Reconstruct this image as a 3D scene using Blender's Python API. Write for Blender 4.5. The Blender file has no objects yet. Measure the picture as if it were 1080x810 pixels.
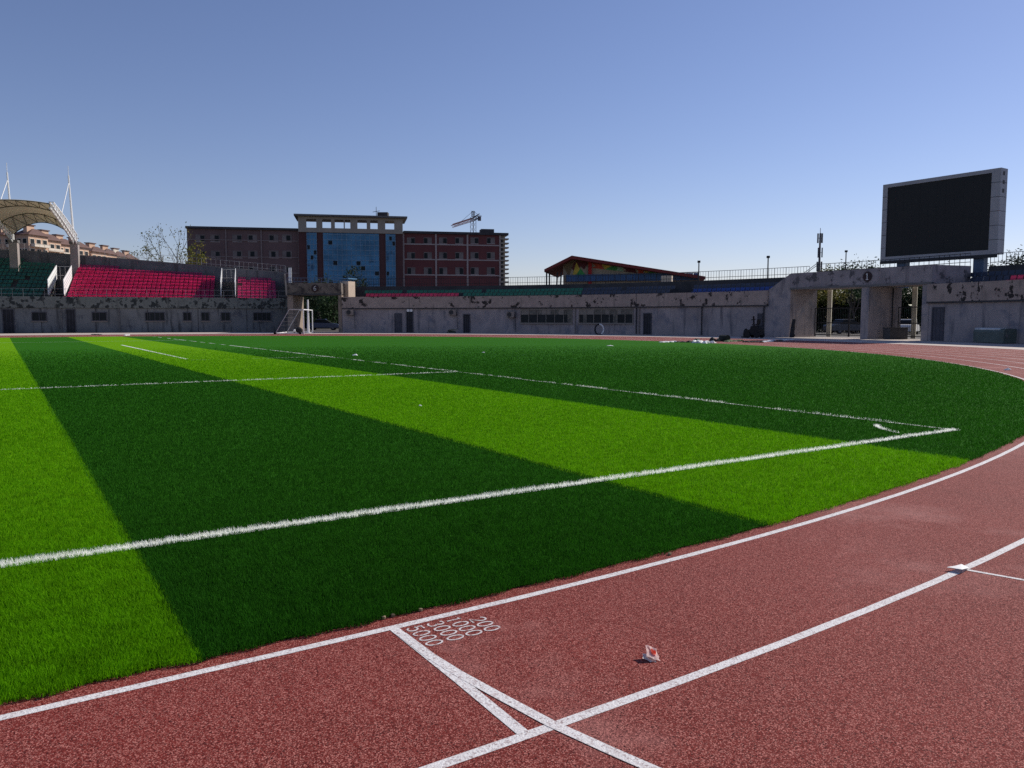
import bpy, bmesh, math, random
import numpy as np
from mathutils import Vector, Matrix
random.seed(7); rng = np.random.default_rng(11)
SC = bpy.context.scene; COL = SC.collection
R_ = math.radians
def lin(a, b, n): return [float(x) for x in np.linspace(a, b, n)]
def frange(a, b, s): return [float(x) for x in np.arange(a, b, s)]

# ------------------------------------------------------------------ survey of the place
# X right, Y ahead of the photographer, Z up; eye height 1.55 m.
F, EYE = 832.0, 1.55
PITCH = math.atan((405 - 336) / F); CP, SP = math.cos(PITCH), math.sin(PITCH)
def hgt(py, Y):
    k = (405 - py) / F
    return EYE + Y * (k * CP - SP) / (CP + k * SP)
def lat(px, Y, Z=EYE): return (px - 540) / F * (Y * CP - (Z - EYE) * SP)
def at(px, py, Y):
    z = hgt(py, Y); return Vector((lat(px, Y, z), Y, z))
def gnd(px, py, Z=0.0):
    k = (405 - py) / F; q = Z - EYE
    Y = q * (CP + k * SP) / (k * CP - SP)
    return Vector(((px - 540) / F * (Y * CP - q * SP), Y, Z))
A0 = math.atan(541 / F * CP)
N = Vector((-math.sin(A0), math.cos(A0))); T = Vector((N.y, -N.x))
P1 = gnd(414, 662).to_2d(); CEN = P1 + 36.5 * N
def W(u, v, z=0.0):
    p = P1 + T * float(u) + N * float(v); return Vector((p.x, p.y, z))
def UV(x, y):
    r = Vector((x, y)) - P1; return r.dot(T), r.dot(N)
def pol(deg, rad, z=0.0):
    a = R_(deg); p = CEN + rad * (math.cos(a) * T + math.sin(a) * N); return Vector((p.x, p.y, z))
def ang(px, rad=54.0):
    d = Vector(((px - 540) / F * CP, 1.0)).normalized()
    b = -d.dot(CEN); cc = CEN.dot(CEN) - rad * rad
    s = -b + math.sqrt(b * b - cc); r = s * d - CEN
    return math.degrees(math.atan2(r.dot(N), r.dot(T)))

# ------------------------------------------------------------------ materials
MATS = {}
def mk(name, col, rough=.8, var=.18, scale=2.0, bump=0.0, bscale=40., spots=None, spec=.3, metal=0., trans=0., fine=None, spots2=None, pre=None, pre2=None, streak=None):
    if name in MATS: return MATS[name]
    m = bpy.data.materials.new(name); m.use_nodes = True; nt = m.node_tree
    b = nt.nodes['Principled BSDF']; L = nt.links.new
    geo = nt.nodes.new('ShaderNodeNewGeometry')
    def noise(sc, det=4, rg=.6):
        n = nt.nodes.new('ShaderNodeTexNoise'); n.inputs['Scale'].default_value = sc
        n.inputs['Detail'].default_value = det; n.inputs['Roughness'].default_value = rg
        L(geo.outputs['Position'], n.inputs['Vector']); return n.outputs['Fac']
    def ramp(fac, lo, hi):
        r = nt.nodes.new('ShaderNodeMapRange'); r.inputs[1].default_value = lo; r.inputs[2].default_value = hi
        L(fac, r.inputs[0]); return r.outputs[0]
    def mix(fac, a, c):
        x = nt.nodes.new('ShaderNodeMix'); x.data_type = 'RGBA'
        if isinstance(fac, float): x.inputs[0].default_value = fac
        else: L(fac, x.inputs[0])
        for v, i in ((a, 6), (c, 7)):
            if isinstance(v, tuple): x.inputs[i].default_value = (*v, 1)
            else: L(v, x.inputs[i])
        return x.outputs[2]
    lo = tuple(c * (1 - var) for c in col); hi = tuple(min(1, c * (1 + var)) for c in col)
    c = mix(ramp(noise(scale), .3, .7), lo, hi)
    for s in (pre, pre2):
        if s: c = mix(ramp(noise(s[1], 5, .65), s[2], s[2] + s[3]), c, s[0])
    if fine:   # (scale, dark colour, pale colour): granular speckle
        vo = nt.nodes.new('ShaderNodeTexVoronoi'); vo.inputs['Scale'].default_value = fine[0]; L(geo.outputs['Position'], vo.inputs['Vector'])
        sx = nt.nodes.new('ShaderNodeSeparateColor'); L(vo.outputs['Color'], sx.inputs[0])
        c = mix(ramp(sx.outputs[0], .42, .05), c, fine[1])
        c = mix(ramp(sx.outputs[1], .62, 1.0), c, fine[2])
    for s in (spots, spots2):
        if s: c = mix(ramp(noise(s[1], 5, .65), s[2], s[2] + s[3]), c, s[0])
    if streak:
        vm = nt.nodes.new('ShaderNodeVectorMath'); vm.operation = 'MULTIPLY'; vm.inputs[1].default_value = (1, 1, .14); L(geo.outputs['Position'], vm.inputs[0])
        n = nt.nodes.new('ShaderNodeTexNoise'); n.inputs['Scale'].default_value = streak[1]; n.inputs['Detail'].default_value = 4; L(vm.outputs[0], n.inputs['Vector'])
        c = mix(ramp(n.outputs['Fac'], streak[2], streak[2] + streak[3]), c, streak[0])
    L(c, b.inputs['Base Color'])
    b.inputs['Roughness'].default_value = rough; b.inputs['Metallic'].default_value = metal
    b.inputs['Specular IOR Level'].default_value = spec
    if bump:
        bp = nt.nodes.new('ShaderNodeBump'); bp.inputs['Strength'].default_value = bump; bp.inputs['Distance'].default_value = .02
        L(noise(bscale, 3), bp.inputs['Height']); L(bp.outputs[0], b.inputs['Normal'])
    if trans:
        t = nt.nodes.new('ShaderNodeBsdfTranslucent'); L(c, t.inputs['Color'])
        x = nt.nodes.new('ShaderNodeMixShader'); x.inputs[0].default_value = trans
        L(b.outputs[0], x.inputs[1]); L(t.outputs[0], x.inputs[2])
        L(x.outputs[0], nt.nodes['Material Output'].inputs['Surface'])
    MATS[name] = m; return m

def glass_mat(name, col, rough=.08):
    m = mk(name, col, rough=rough, var=.25, scale=.6, spec=.6); return m

# ------------------------------------------------------------------ mesh builder
class MB:
    def __init__(s): s.v = []; s.f = []; s.mi = []; s.mats = []
    def slot(s, m):
        if m not in s.mats: s.mats.append(m)
        return s.mats.index(m)
    def add(s, pts, faces, m):
        b = len(s.v); k = s.slot(m); s.v += [tuple(p) for p in pts]
        for f in faces: s.f.append([i + b for i in f]); s.mi.append(k)
    def poly(s, pts, m): s.add(pts, [list(range(len(pts)))], m)
    def obox(s, o, ax, ay, az, m):
        o, ax, ay, az = Vector(o), Vector(ax), Vector(ay), Vector(az)
        p = [o, o + ax, o + ax + ay, o + ay, o + az, o + ax + az, o + ax + ay + az, o + ay + az]
        s.add(p, [(0, 3, 2, 1), (4, 5, 6, 7), (0, 1, 5, 4), (1, 2, 6, 5), (2, 3, 7, 6), (3, 0, 4, 7)], m)
    def box(s, c, size, m, rz=0.):
        c = Vector(c); x, y, z = size; ca, sa = math.cos(rz), math.sin(rz)
        ax = Vector((ca * x, sa * x, 0)); ay = Vector((-sa * y, ca * y, 0)); az = Vector((0, 0, z))
        s.obox(c - (ax + ay + az) / 2, ax, ay, az, m)
    def prism(s, pts, vec, m):
        n = len(pts); vec = Vector(vec); a = [Vector(p) for p in pts]; b = [p + vec for p in a]
        s.add(a + b, [list(range(n))[::-1], list(range(n, 2 * n))] + [(i, (i + 1) % n, (i + 1) % n + n, i + n) for i in range(n)], m)
    def tube(s, p0, p1, r0, m, r1=None, n=7, cap=True):
        p0, p1 = Vector(p0), Vector(p1); d = p1 - p0
        if d.length < 1e-6: return
        d.normalize(); u = d.orthogonal().normalized(); w = d.cross(u); r1 = r0 if r1 is None else r1
        pts = []
        for p, r in ((p0, r0), (p1, r1)):
            for i in range(n):
                t = 2 * math.pi * i / n; pts.append(p + r * (math.cos(t) * u + math.sin(t) * w))
        fs = [(i, (i + 1) % n, n + (i + 1) % n, n + i) for i in range(n)]
        if cap: fs += [list(range(n))[::-1], list(range(n, 2 * n))]
        s.add(pts, fs, m)
    def pipe(s, pts, r, m, n=6):
        for a, b in zip(pts, pts[1:]): s.tube(a, b, r, m, n=n)
    def sweep(s, path, prof, m):
        """path: (point2d, dir2d) ; prof: closed list of (offset along dir, z)"""
        k = len(prof); pts = []
        for p, d in path:
            for o, z in prof: pts.append((p[0] + d[0] * o, p[1] + d[1] * o, z))
        fs = []
        for i in range(len(path) - 1):
            for j in range(k):
                a = i * k + j; b = i * k + (j + 1) % k; fs.append((a, b, b + k, a + k))
        fs += [list(range(k))[::-1], [(len(path) - 1) * k + j for j in range(k)]]
        s.add(pts, fs, m)
    def disc(s, c, nrm, r, m, thick=.04, n=24):
        c, nrm = Vector(c), Vector(nrm).normalized(); s.tube(c, c + nrm * thick, r, m, n=n)
    def build(s, name, parent=None, origin=None, smooth=False, fix=True):
        me = bpy.data.meshes.new(name)
        if parent is not None: o0 = Vector(parent['_org'])
        elif origin is not None: o0 = Vector(origin)
        else:
            a = np.array(s.v); o0 = Vector(((a[:, 0].min() + a[:, 0].max()) / 2, (a[:, 1].min() + a[:, 1].max()) / 2, a[:, 2].min()))
        me.from_pydata([(p[0] - o0.x, p[1] - o0.y, p[2] - o0.z) for p in s.v], [], s.f)
        for m in s.mats: me.materials.append(m)
        me.polygons.foreach_set('material_index', s.mi)
        if fix:
            bm = bmesh.new(); bm.from_mesh(me); bmesh.ops.recalc_face_normals(bm, faces=bm.faces); bm.to_mesh(me); bm.free()
        if smooth: me.polygons.foreach_set('use_smooth', [True] * len(me.polygons))
        me.update()
        o = bpy.data.objects.new(name, me); COL.objects.link(o)
        if parent is not None: o.parent = parent
        else: o.location = o0
        o['_org'] = tuple(o0); return o
def thing(name, label, cat, loc, group=None):
    o = bpy.data.objects.new(name, None); COL.objects.link(o); o.location = loc; o.empty_display_size = .2
    o['label'] = label; o['category'] = cat; o['_org'] = tuple(loc)
    if group: o['group'] = group
    return o
def tag(o, label, cat, group=None, kind=None):
    o['label'] = label; o['category'] = cat
    if group: o['group'] = group
    if kind: o['kind'] = kind
    return o
def struct(o, label=None, cat=None):
    o['kind'] = 'structure'
    if label: o['label'] = label; o['category'] = cat
    return o
def copy_thing(o, loc):
    r = o.copy(); COL.objects.link(r); r.location = loc; r['_org'] = tuple(loc)
    for ch in list(o.children):
        c = ch.copy(); COL.objects.link(c); c.parent = r
        for g in ch.children:
            d = g.copy(); COL.objects.link(d); d.parent = c
    return r

# ------------------------------------------------------------------ palette
CREAM = mk('painted_render', (.24, .20, .175), var=.16, scale=.9, bump=.15, bscale=9, spots=((.16, .15, .16), 1.3, .60, .10))
WALLG = mk('weathered_wall_paint', (.30, .262, .258), var=.18, scale=.5, bump=.15, bscale=9, spots=((.19, .185, .21), .9, .52, .14), streak=((.15, .14, .15), 2.2, .56, .16))
PEEL = mk('peeling_parapet_paint', (.34, .27, .235), var=.16, scale=1.5, bump=.2, bscale=8, spots=((.032, .026, .024), 1.1, .572, .022), streak=((.19, .155, .135), 2.6, .58, .16))
PEELG = mk('peeling_grey_green_paint', (.175, .185, .17), var=.2, scale=1.5, bump=.2, bscale=8, spots=((.03, .035, .035), 1.5, .515, .04), streak=((.12, .125, .115), 2.6, .56, .16))
WALLL = mk('grey_wall_paint', (.165, .17, .172), var=.2, scale=.5, bump=.1, bscale=8, spots=((.075, .08, .095), .8, .56, .14), streak=((.06, .064, .068), 2.2, .57, .14))
PEELB = mk('stained_bridge_paint', (.28, .245, .25), var=.2, scale=1.0, bump=.2, bscale=8, spots=((.10, .092, .098), 1.2, .54, .06), streak=((.15, .135, .14), 2.4, .56, .16))
CONC = mk('bare_concrete', (.15, .142, .138), var=.2, scale=1.2, bump=.1, bscale=20)
DCONC = mk('stained_dark_concrete', (.055, .052, .055), var=.3, scale=.9)
TERR = mk('terrace_concrete', (.085, .082, .08), var=.25, scale=1.2)
WHITE = mk('white_paint', (.78, .78, .76), rough=.5, var=.06, scale=3)
STEEL = mk('galvanised_rail', (.22, .23, .25), rough=.5, metal=.3, var=.1)
DSTEEL = mk('dark_painted_steel', (.03, .03, .035), rough=.6, var=.2)
BLUESTEEL = mk('blue_grey_steel', (.06, .10, .17), rough=.55, var=.2)
DOOR = mk('grey_door_paint', (.06, .06, .075), rough=.55, var=.2)
DDOOR = mk('dark_doorway', (.02, .02, .025), rough=.7, var=.3)
PANE = mk('dusty_dark_glass', (.018, .022, .024), rough=.45, var=.3, scale=.8, spec=.12)
BLACK = mk('black_rubber', (.015, .015, .016), rough=.75, var=.2)
PAPER = mk('papered_pane', (.13, .12, .10), var=.4, scale=2.5)
PINK = mk('pink_seat_plastic', (.95, .15, .36), rough=.22, var=.22, scale=2.2, spec=.8, trans=.82)
PINKB = mk('dimmed_pink_seat_plastic', (.50, .035, .10), rough=.4, var=.25, scale=1.4, spec=.4, trans=.08)  # darker copy of the seat pink; less backlight is put into the colour
GREEN = mk('green_seat_plastic', (.008, .11, .07), rough=.35, var=.2, scale=1.4, spec=.5, trans=.1)
BLUE = mk('blue_seat_plastic', (.012, .045, .22), rough=.4, var=.25, scale=1.4, spec=.4, trans=.05)
NAVY = mk('faded_navy_seat_plastic', (.03, .04, .07), rough=.45, var=.2, scale=1.4, spec=.4)

# ------------------------------------------------------------------ ground, apron, track, turf
TURF_IN = 36.39
def stadium(rad, z, n=96, ulen=-84.4):
    pts = [W(rad * math.cos(a), 36.5 + rad * math.sin(a), z) for a in lin(-math.pi / 2, math.pi / 2, n)]
    pts += [W(ulen - rad * math.cos(a), 36.5 - rad * math.sin(a), z) for a in lin(-math.pi / 2, math.pi / 2, n)]
    return pts
def ring(mb, r0, r1, z, m, n=160):
    a, b = stadium(r0, z, n), stadium(r1, z, n); k = len(a)
    mb.add(a + b, [(i, (i + 1) % k, (i + 1) % k + k, i + k) for i in range(k)], m)

GROUND = mk('dusty_ground', (.075, .068, .06), var=.25, scale=.3, bump=.1, bscale=6)
APRON = mk('pale_concrete_apron', (.50, .43, .38), var=.14, scale=.8, bump=.05, bscale=20)
g = MB(); g.poly([(-1500, -600, -.02), (1500, -600, -.02), (1500, 2600, -.02), (-1500, 2600, -.02)], GROUND)
struct(g.build('ground', origin=(0, 0, 0), fix=False))
g = MB(); ring(g, 46.1, 57.6, -.008, APRON); struct(g.build('pavement', origin=(0, 0, 0), fix=False))

TRACK = mk('red_rubber_track', (.175, .0235, .018), rough=.85, var=.12, scale=.8, bump=.25, bscale=120, spec=.14,
           fine=(240, (.03, .004, .004), (.52, .20, .165)), pre=((.38, .18, .16), .5, .54, .2), pre2=((.25, .065, .058), .12, .48, .22))
g = MB(); ring(g, 36.2, 46.3, 0, TRACK); track = struct(g.build('running_track', origin=(0, 0, 0), fix=False))

LINE = mk('worn_white_track_paint', (.70, .665, .65), rough=.7, var=.08, scale=4, bump=.3, bscale=120, fine=(120, (.42, .34, .33), (.80, .78, .76)), spots=((.50, .38, .36), 5, .66, .12))
for k in range(9):
    g = MB(); ring(g, 36.475 + 1.22 * k, 36.525 + 1.22 * k, .0012, LINE); g.build('lane_line', parent=track, fix=False)
def ribbon(mb, pts, w, m, z):
    L, Rr = [], []
    for i, p in enumerate(pts):
        a = pts[max(0, i - 1)]; b = pts[min(len(pts) - 1, i + 1)]
        d = (Vector(b[:2]) - Vector(a[:2])).normalized(); q = Vector((-d.y, d.x)) * w / 2
        L.append((p[0] + q.x, p[1] + q.y, z)); Rr.append((p[0] - q.x, p[1] - q.y, z))
    n = len(pts); mb.add(L + Rr, [(i, i + 1, n + i + 1, n + i) for i in range(n - 1)], m)
NUML = mk('faded_stencil_paint', (.62, .57, .56), rough=.8, var=.1, scale=9, fine=(120, (.30, .14, .13), (.66, .60, .58)), spots=((.30, .10, .09), 16, .60, .12))
# straight 200 m start line and the curved distance start line that leaves it
g = MB(); ribbon(g, [W(0, -.02), W(-.002, -.7), W(-.012, -1.20)], .05, LINE, .0020); g.build('start_line', parent=track, fix=False)
g = MB(); ribbon(g, [W(.002, -.10), W(.006, -.4), W(.025, -.62), W(.06, -.86), W(.115, -1.20), W(.18, -1.46), W(.235, -1.66), W(.42, -2.2), W(.62, -2.7), W(.95, -3.4), W(1.4, -4.2)], .05, LINE, .0028)
g.build('curved_start_line', parent=track, fix=False)
g = MB(); ribbon(g, [W(3.35, -1.05), W(3.46, -1.40), W(3.70, -2.25)], .03, LINE, .0020); g.build('stagger_mark', parent=track, fix=False)
# stencilled distances: 200 / 1000 / 3000 / 5000
def arc_pts(cx, cy, rx, ry, a0, a1, n=14): return [(cx + rx * math.cos(R_(a0 + (a1 - a0) * i / n)), cy + ry * math.sin(R_(a0 + (a1 - a0) * i / n))) for i in range(n + 1)]
GLYPH = {'0': [arc_pts(.5, .5, .40, .47, 0, 360, 24)],
         '1': [[(.28, .80), (.52, .97), (.52, .03)]],
         '2': [arc_pts(.5, .70, .36, .27, 165, -35, 12) + [(.12, .04), (.88, .04)]],
         '3': [arc_pts(.46, .74, .34, .23, 150, -85, 12) + arc_pts(.46, .27, .38, .24, 85, -155, 12)],
         '5': [[(.82, .96), (.22, .96), (.17, .56)] + arc_pts(.47, .33, .37, .30, 130, -150, 14)]}
for txt, u0, start in (('200', .415, 1), ('1000', .31, 0), ('3000', .205, 0), ('5000', .09, 0)):
    g = MB()
    for i, ch in enumerate(txt):
        for st in GLYPH[ch]:
            w, h = .060, .088
            pts = [W(u0 + (y - .5) * h, -(.047 + .068 * (i + start) + x * w)) for x, y in st]
            ribbon(g, pts, .0102, NUML, .0018)
    g.build('distance_marking', parent=track, fix=False)

# artificial turf: bands of 4 m, one carpet
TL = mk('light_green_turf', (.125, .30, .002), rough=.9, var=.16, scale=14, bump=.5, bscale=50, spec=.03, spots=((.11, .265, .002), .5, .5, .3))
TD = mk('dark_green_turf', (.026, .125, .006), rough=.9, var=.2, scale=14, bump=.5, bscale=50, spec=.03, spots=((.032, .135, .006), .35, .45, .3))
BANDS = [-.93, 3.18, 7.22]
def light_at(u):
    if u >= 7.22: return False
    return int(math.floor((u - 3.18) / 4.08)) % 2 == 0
zt = .008
g = MB()
TS = TURF_IN - .035
outer = lambda u: 36.5 - (math.sqrt(max(0, TS ** 2 - u * u)) if u > 0 else (TS if u > -84.4 else math.sqrt(max(0, TS ** 2 - (u + 84.4) ** 2))))
edges = [7.22]
while edges[-1] > -84.4 - TS + 4.2: edges.append(edges[-1] - 4.08)
edges = [TS] + edges + [-84.4 - TS]
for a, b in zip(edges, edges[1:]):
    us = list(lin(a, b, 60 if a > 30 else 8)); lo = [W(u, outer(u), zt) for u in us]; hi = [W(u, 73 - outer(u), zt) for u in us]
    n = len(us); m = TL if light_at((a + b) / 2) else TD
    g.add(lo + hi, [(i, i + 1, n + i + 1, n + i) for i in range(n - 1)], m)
turf = struct(g.build('turf_pitch', origin=(0, 0, 0), fix=False))
TWHITE = mk('white_turf_fibre', (.74, .76, .70), rough=.7, var=.08, scale=6)
def worn_white(name, scale, thr, wid):
    m = bpy.data.materials.new(name); m.use_nodes = True; nt = m.node_tree; b = nt.nodes['Principled BSDF']
    b.inputs['Base Color'].default_value = (.74, .76, .70, 1); b.inputs['Roughness'].default_value = .8
    geo = nt.nodes.new('ShaderNodeNewGeometry'); nz = nt.nodes.new('ShaderNodeTexNoise'); nz.inputs['Scale'].default_value = scale
    nt.links.new(geo.outputs['Position'], nz.inputs['Vector']); r = nt.nodes.new('ShaderNodeMapRange')
    r.inputs[1].default_value = thr; r.inputs[2].default_value = thr + wid; nt.links.new(nz.outputs['Fac'], r.inputs[0])
    t = nt.nodes.new('ShaderNodeBsdfTransparent'); x = nt.nodes.new('ShaderNodeMixShader')
    nt.links.new(r.outputs[0], x.inputs[0]); nt.links.new(t.outputs[0], x.inputs[1]); nt.links.new(b.outputs[0], x.inputs[2])
    nt.links.new(x.outputs[0], nt.nodes['Material Output'].inputs['Surface']); return m
WORN = worn_white('worn_white_turf_line', .55, .42, .12)
LGOAL = 9.52
def tl(name, pts, m, w=.10):
    g = MB(); ribbon(g, pts, w, m, .013); g.build(name, parent=turf, fix=False)
tl('touch_line', [W(-112.9, 2.25), W(LGOAL, 2.20)], TWHITE)
tl('goal_line', [W(LGOAL - .05, 2.26), W(LGOAL, 16.6), W(LGOAL, 36.5), W(LGOAL - .1, 70.6)], WORN)
tl('penalty_area_line', [W(LGOAL - .06, 16.45), W(-7, 16.9), W(-7.05, 56.4), W(LGOAL - .06, 56.4)], TWHITE)
tl('goal_area_line', [W(4.35, 28.4), W(4.35, 47.6)], TWHITE, .12)
tl('goal_area_side_line', [W(4.35, 27.6), W(LGOAL, 27.4)], WORN, .08)
tl('corner_arc', [W(LGOAL - 1.0 * math.cos(a), 2.22 + 1.0 * math.sin(a)) for a in lin(.25, 1.1, 10)], TWHITE, .05)

# blades of the carpet pile
def make_blades():
    K = 560000.0; r0, r1 = 3.0, 46.0
    nT = int(K * 1.45 * math.log(r1 / r0))
    r = r0 * np.exp(rng.random(nT) * math.log(r1 / r0)); th = (rng.random(nT) - .5) * 1.45
    keep = rng.random(nT) < np.clip((r1 - r) / 22.0, 0, 1); r, th = r[keep], th[keep]
    x, y = r * np.sin(th), r * np.cos(th)
    u = (x - P1.x) * T.x + (y - P1.y) * T.y; v = (x - P1.x) * N.x + (y - P1.y) * N.y
    edge = np.where(u > 0, 36.5 - np.sqrt(np.clip(TURF_IN ** 2 - u * u, 0, None)), 36.5 - TURF_IN)
    edge = edge + .012 * np.sin(u * 9.0) + .01 * np.sin(u * 23.0 + 1) + .004 * rng.standard_normal(len(u))
    k = (v > edge) & (v < 60); x, y, u, v, r, edge = x[k], y[k], u[k], v[k], r[k], edge[k]
    n = len(x)
    sz = np.maximum(1.0, r / 7.6)
    wid = .0028 * sz * (0.8 + .4 * rng.random(n)); hh = .034 * (0.6 + .55 * rng.random(n))
    hh *= np.clip((v - edge) / .02, .8, 1.0)
    # tuft-wise lean with a slow swirl plus scatter
    base = 2.2 + 1.1 * np.sin(x * 1.3 + 2 * np.sin(y * .9)) + .9 * np.sin(y * 17.0 + 5 * np.sin(x * 13.0))
    az = base + rng.standard_normal(n) * 1.4
    lean = (.004 + .018 * rng.random(n))
    dx, dy = np.cos(az) * lean, np.sin(az) * lean
    fa = rng.random(n) * math.pi; wx, wy = np.cos(fa) * wid / 2, np.sin(fa) * wid / 2
    z0 = .006
    co = np.empty((n, 5, 3))
    co[:, 0] = np.stack([x - wx, y - wy, np.full(n, z0)], 1); co[:, 1] = np.stack([x + wx, y + wy, np.full(n, z0)], 1)
    mx, my, mz = x + dx * .35, y + dy * .35, z0 + hh * .6
    co[:, 2] = np.stack([mx + wx * .9, my + wy * .9, mz], 1); co[:, 3] = np.stack([mx - wx * .9, my - wy * .9, mz], 1)
    co[:, 4] = np.stack([x + dx, y + dy, z0 + hh], 1)
    idx = (np.arange(n) * 5)[:, None]
    loops = np.concatenate([idx + np.array([[0, 1, 2, 3]]), idx + np.array([[3, 2, 4]])], 1).ravel()
    tot = np.tile([4, 3], n); start = np.concatenate([[0], np.cumsum(tot)[:-1]])
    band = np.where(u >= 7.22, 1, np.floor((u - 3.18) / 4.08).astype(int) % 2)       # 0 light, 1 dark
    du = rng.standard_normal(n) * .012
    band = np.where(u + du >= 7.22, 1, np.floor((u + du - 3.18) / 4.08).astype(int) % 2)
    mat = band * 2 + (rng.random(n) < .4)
    wob = rng.standard_normal(n) * .009 + .010 * np.sin(u * 5) + .008 * np.sin(u * 31)
    white = (np.abs(v - 2.22 + wob) < .057) & (u < LGOAL)
    patch = (np.sin(v * 1.9) + np.sin(v * 3.7 + 1.3) + .6 * np.sin(v * 9.1)) > -.15
    white |= (np.abs(u - LGOAL) < .05) & (v > 2.2) & patch & (rng.random(n) < np.where(v < 6, .4, .7))
    vl = 16.45 + (LGOAL - u) * .027
    white |= (np.abs(v - vl) < .055) & (u < LGOAL) & (rng.random(n) < .9) & (np.sin(u * 7.0) > -.93)
    rc = np.hypot(u - LGOAL, v - 2.22); ac = np.arctan2(v - 2.22, LGOAL - u)
    white |= (np.abs(rc - 1.0) < .045) & (((ac > .55) & (ac < 1.05)) | ((ac > .2) & (ac < .55) & (rng.random(n) < .35)))
    mat = np.where(white, 4, mat)
    me = bpy.data.meshes.new('artificial_grass')
    me.vertices.add(n * 5); me.vertices.foreach_set('co', co.ravel())
    me.loops.add(len(loops)); me.loops.foreach_set('vertex_index', loops.astype(np.int32))
    me.polygons.add(2 * n); me.polygons.foreach_set('loop_start', start.astype(np.int32)); me.polygons.foreach_set('loop_total', tot.astype(np.int32))
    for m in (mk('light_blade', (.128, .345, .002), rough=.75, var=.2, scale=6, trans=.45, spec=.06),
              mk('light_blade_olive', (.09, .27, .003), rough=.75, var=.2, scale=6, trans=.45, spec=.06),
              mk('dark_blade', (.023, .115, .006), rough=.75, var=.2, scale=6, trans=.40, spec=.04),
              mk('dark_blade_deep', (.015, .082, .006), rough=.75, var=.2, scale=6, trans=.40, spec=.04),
              mk('white_blade', (.90, .90, .83), rough=.5, var=.05, scale=6, trans=.5, spec=.3)): me.materials.append(m)
    me.polygons.foreach_set('material_index', np.repeat(mat, 2).astype(np.int32))
    me.update(calc_edges=True); me.validate()
    o = bpy.data.objects.new('artificial_grass', me); COL.objects.link(o)
    tag(o, 'short synthetic grass pile in light and dark green bands with white line fibres', 'grass', kind='stuff')
make_blades()

# ------------------------------------------------------------------ stands
HL, HP = 2.72, 3.95          # ledge and parapet top
def left_frame():
    A = Vector((lat(0, 85), 85)); B = Vector((lat(304, 94), 94)); d = (B - A).normalized()
    return A, B, d, Vector((-d.y, d.x))
LA, LB, LD, LN = left_frame(); LLEN = (LB - LA).length
def ls(px, off=0.0):
    """distance along the straight stand where a sight line meets it, off metres behind the front"""
    k = (px - 540) / F * CP; o = LA + LN * off
    return (k * o.y - o.x) / (LD.x - k * LD.y)
def lp(s, off, z=0.0):
    p = LA + LD * s + LN * off; return Vector((p.x, p.y, z))
RISE, TREAD = .46, .80
def l_rear(s): return 10.5 if s < 0 else 10.5 - 4.0 * s / LLEN
S0 = -14.0

class Front:            # where facade pieces go: point, right tangent, outward normal
    def __init__(s, fn): s.fn = fn
straight = lambda px: (LA + LD * ls(px), LD, -LN)
def curved(px):
    a = ang(px); p = pol(a, 54.0).to_2d(); o = (CEN - p).normalized()
    return p, Vector((-o.y, o.x)), o
def door(par, fn, px0, px1, z1, leaf, frame, z0=.02):
    p0, _, o = fn(px0); p1, _, _ = fn(px1); d = p1 - p0; w = d.length; d.normalize(); o = Vector((d.y, -d.x)) if Vector((d.y, -d.x)).dot(o) > 0 else Vector((-d.y, d.x))
    D, O = Vector((*d, 0)), Vector((*o, 0)); b = Vector((p0.x, p0.y, z0)) - O * .05
    f = MB(); t = .09
    f.obox(b, D * t, O * .11, (0, 0, z1 - z0), frame); f.obox(b + D * (w - t), D * t, O * .11, (0, 0, z1 - z0), frame); f.obox(b + D * t + Vector((0, 0, z1 - z0 - t)), D * (w - 2 * t), O * .11, (0, 0, t), frame)
    dd = MB(); dd.obox(b + D * t, D * (w - 2 * t), O * .075, (0, 0, z1 - z0 - t), leaf)
    for i in (1, 2): dd.obox(b + D * (w * i / 3) + O * .075, D * .03, O * .012, (0, 0, z1 - z0 - t - .05), frame)
    od = dd.build('door', par); f.build('frame', od); return od
def window(par, fn, px0, px1, z0, z1, frame, nb=2, pane=None):
    p0, _, o = fn(px0); p1, _, _ = fn(px1); d = p1 - p0; w = d.length; d.normalize(); o2 = Vector((d.y, -d.x)); o2 = o2 if o2.dot(o) > 0 else -o2
    D, O = Vector((*d, 0)), Vector((*o2, 0)); b = Vector((p0.x, p0.y, z0)) - O * .05; h = z1 - z0; t = .08
    f = MB()
    f.obox(b, D * t, O * .12, (0, 0, h), frame); f.obox(b + D * (w - t), D * t, O * .12, (0, 0, h), frame)
    f.obox(b + D * t, D * (w - 2 * t), O * .12, (0, 0, t), frame); f.obox(b + D * t + Vector((0, 0, h - t)), D * (w - 2 * t), O * .12, (0, 0, t), frame)
    for i in range(1, nb): f.obox(b + D * (w * i / nb - .03) + Vector((0, 0, t)), D * .06, O * .11, (0, 0, h - 2 * t), frame)
    f.obox(b + D * -.05 + Vector((0, 0, -.08)), D * (w + .1), O * .16, (0, 0, .08), CREAM)
    of = f.build('window', par)
    q = MB(); n_ = nb * 2; st = (w - 2 * t) / n_; ht = h - 2 * t
    for i in range(n_):
        cut = .38 * ht if nb > 4 else 0
        q.obox(b + D * (t + st * i) + Vector((0, 0, t)), D * st, O * .07, (0, 0, ht - cut), PANE if nb < 5 or random.random() < .65 else PAPER)
        if cut: q.obox(b + D * (t + st * i) + Vector((0, 0, t + ht - cut)), D * st, O * .068, (0, 0, cut), random.choice((FR, PAPER, PAPER)))
    q.build('pane', of)
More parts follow.
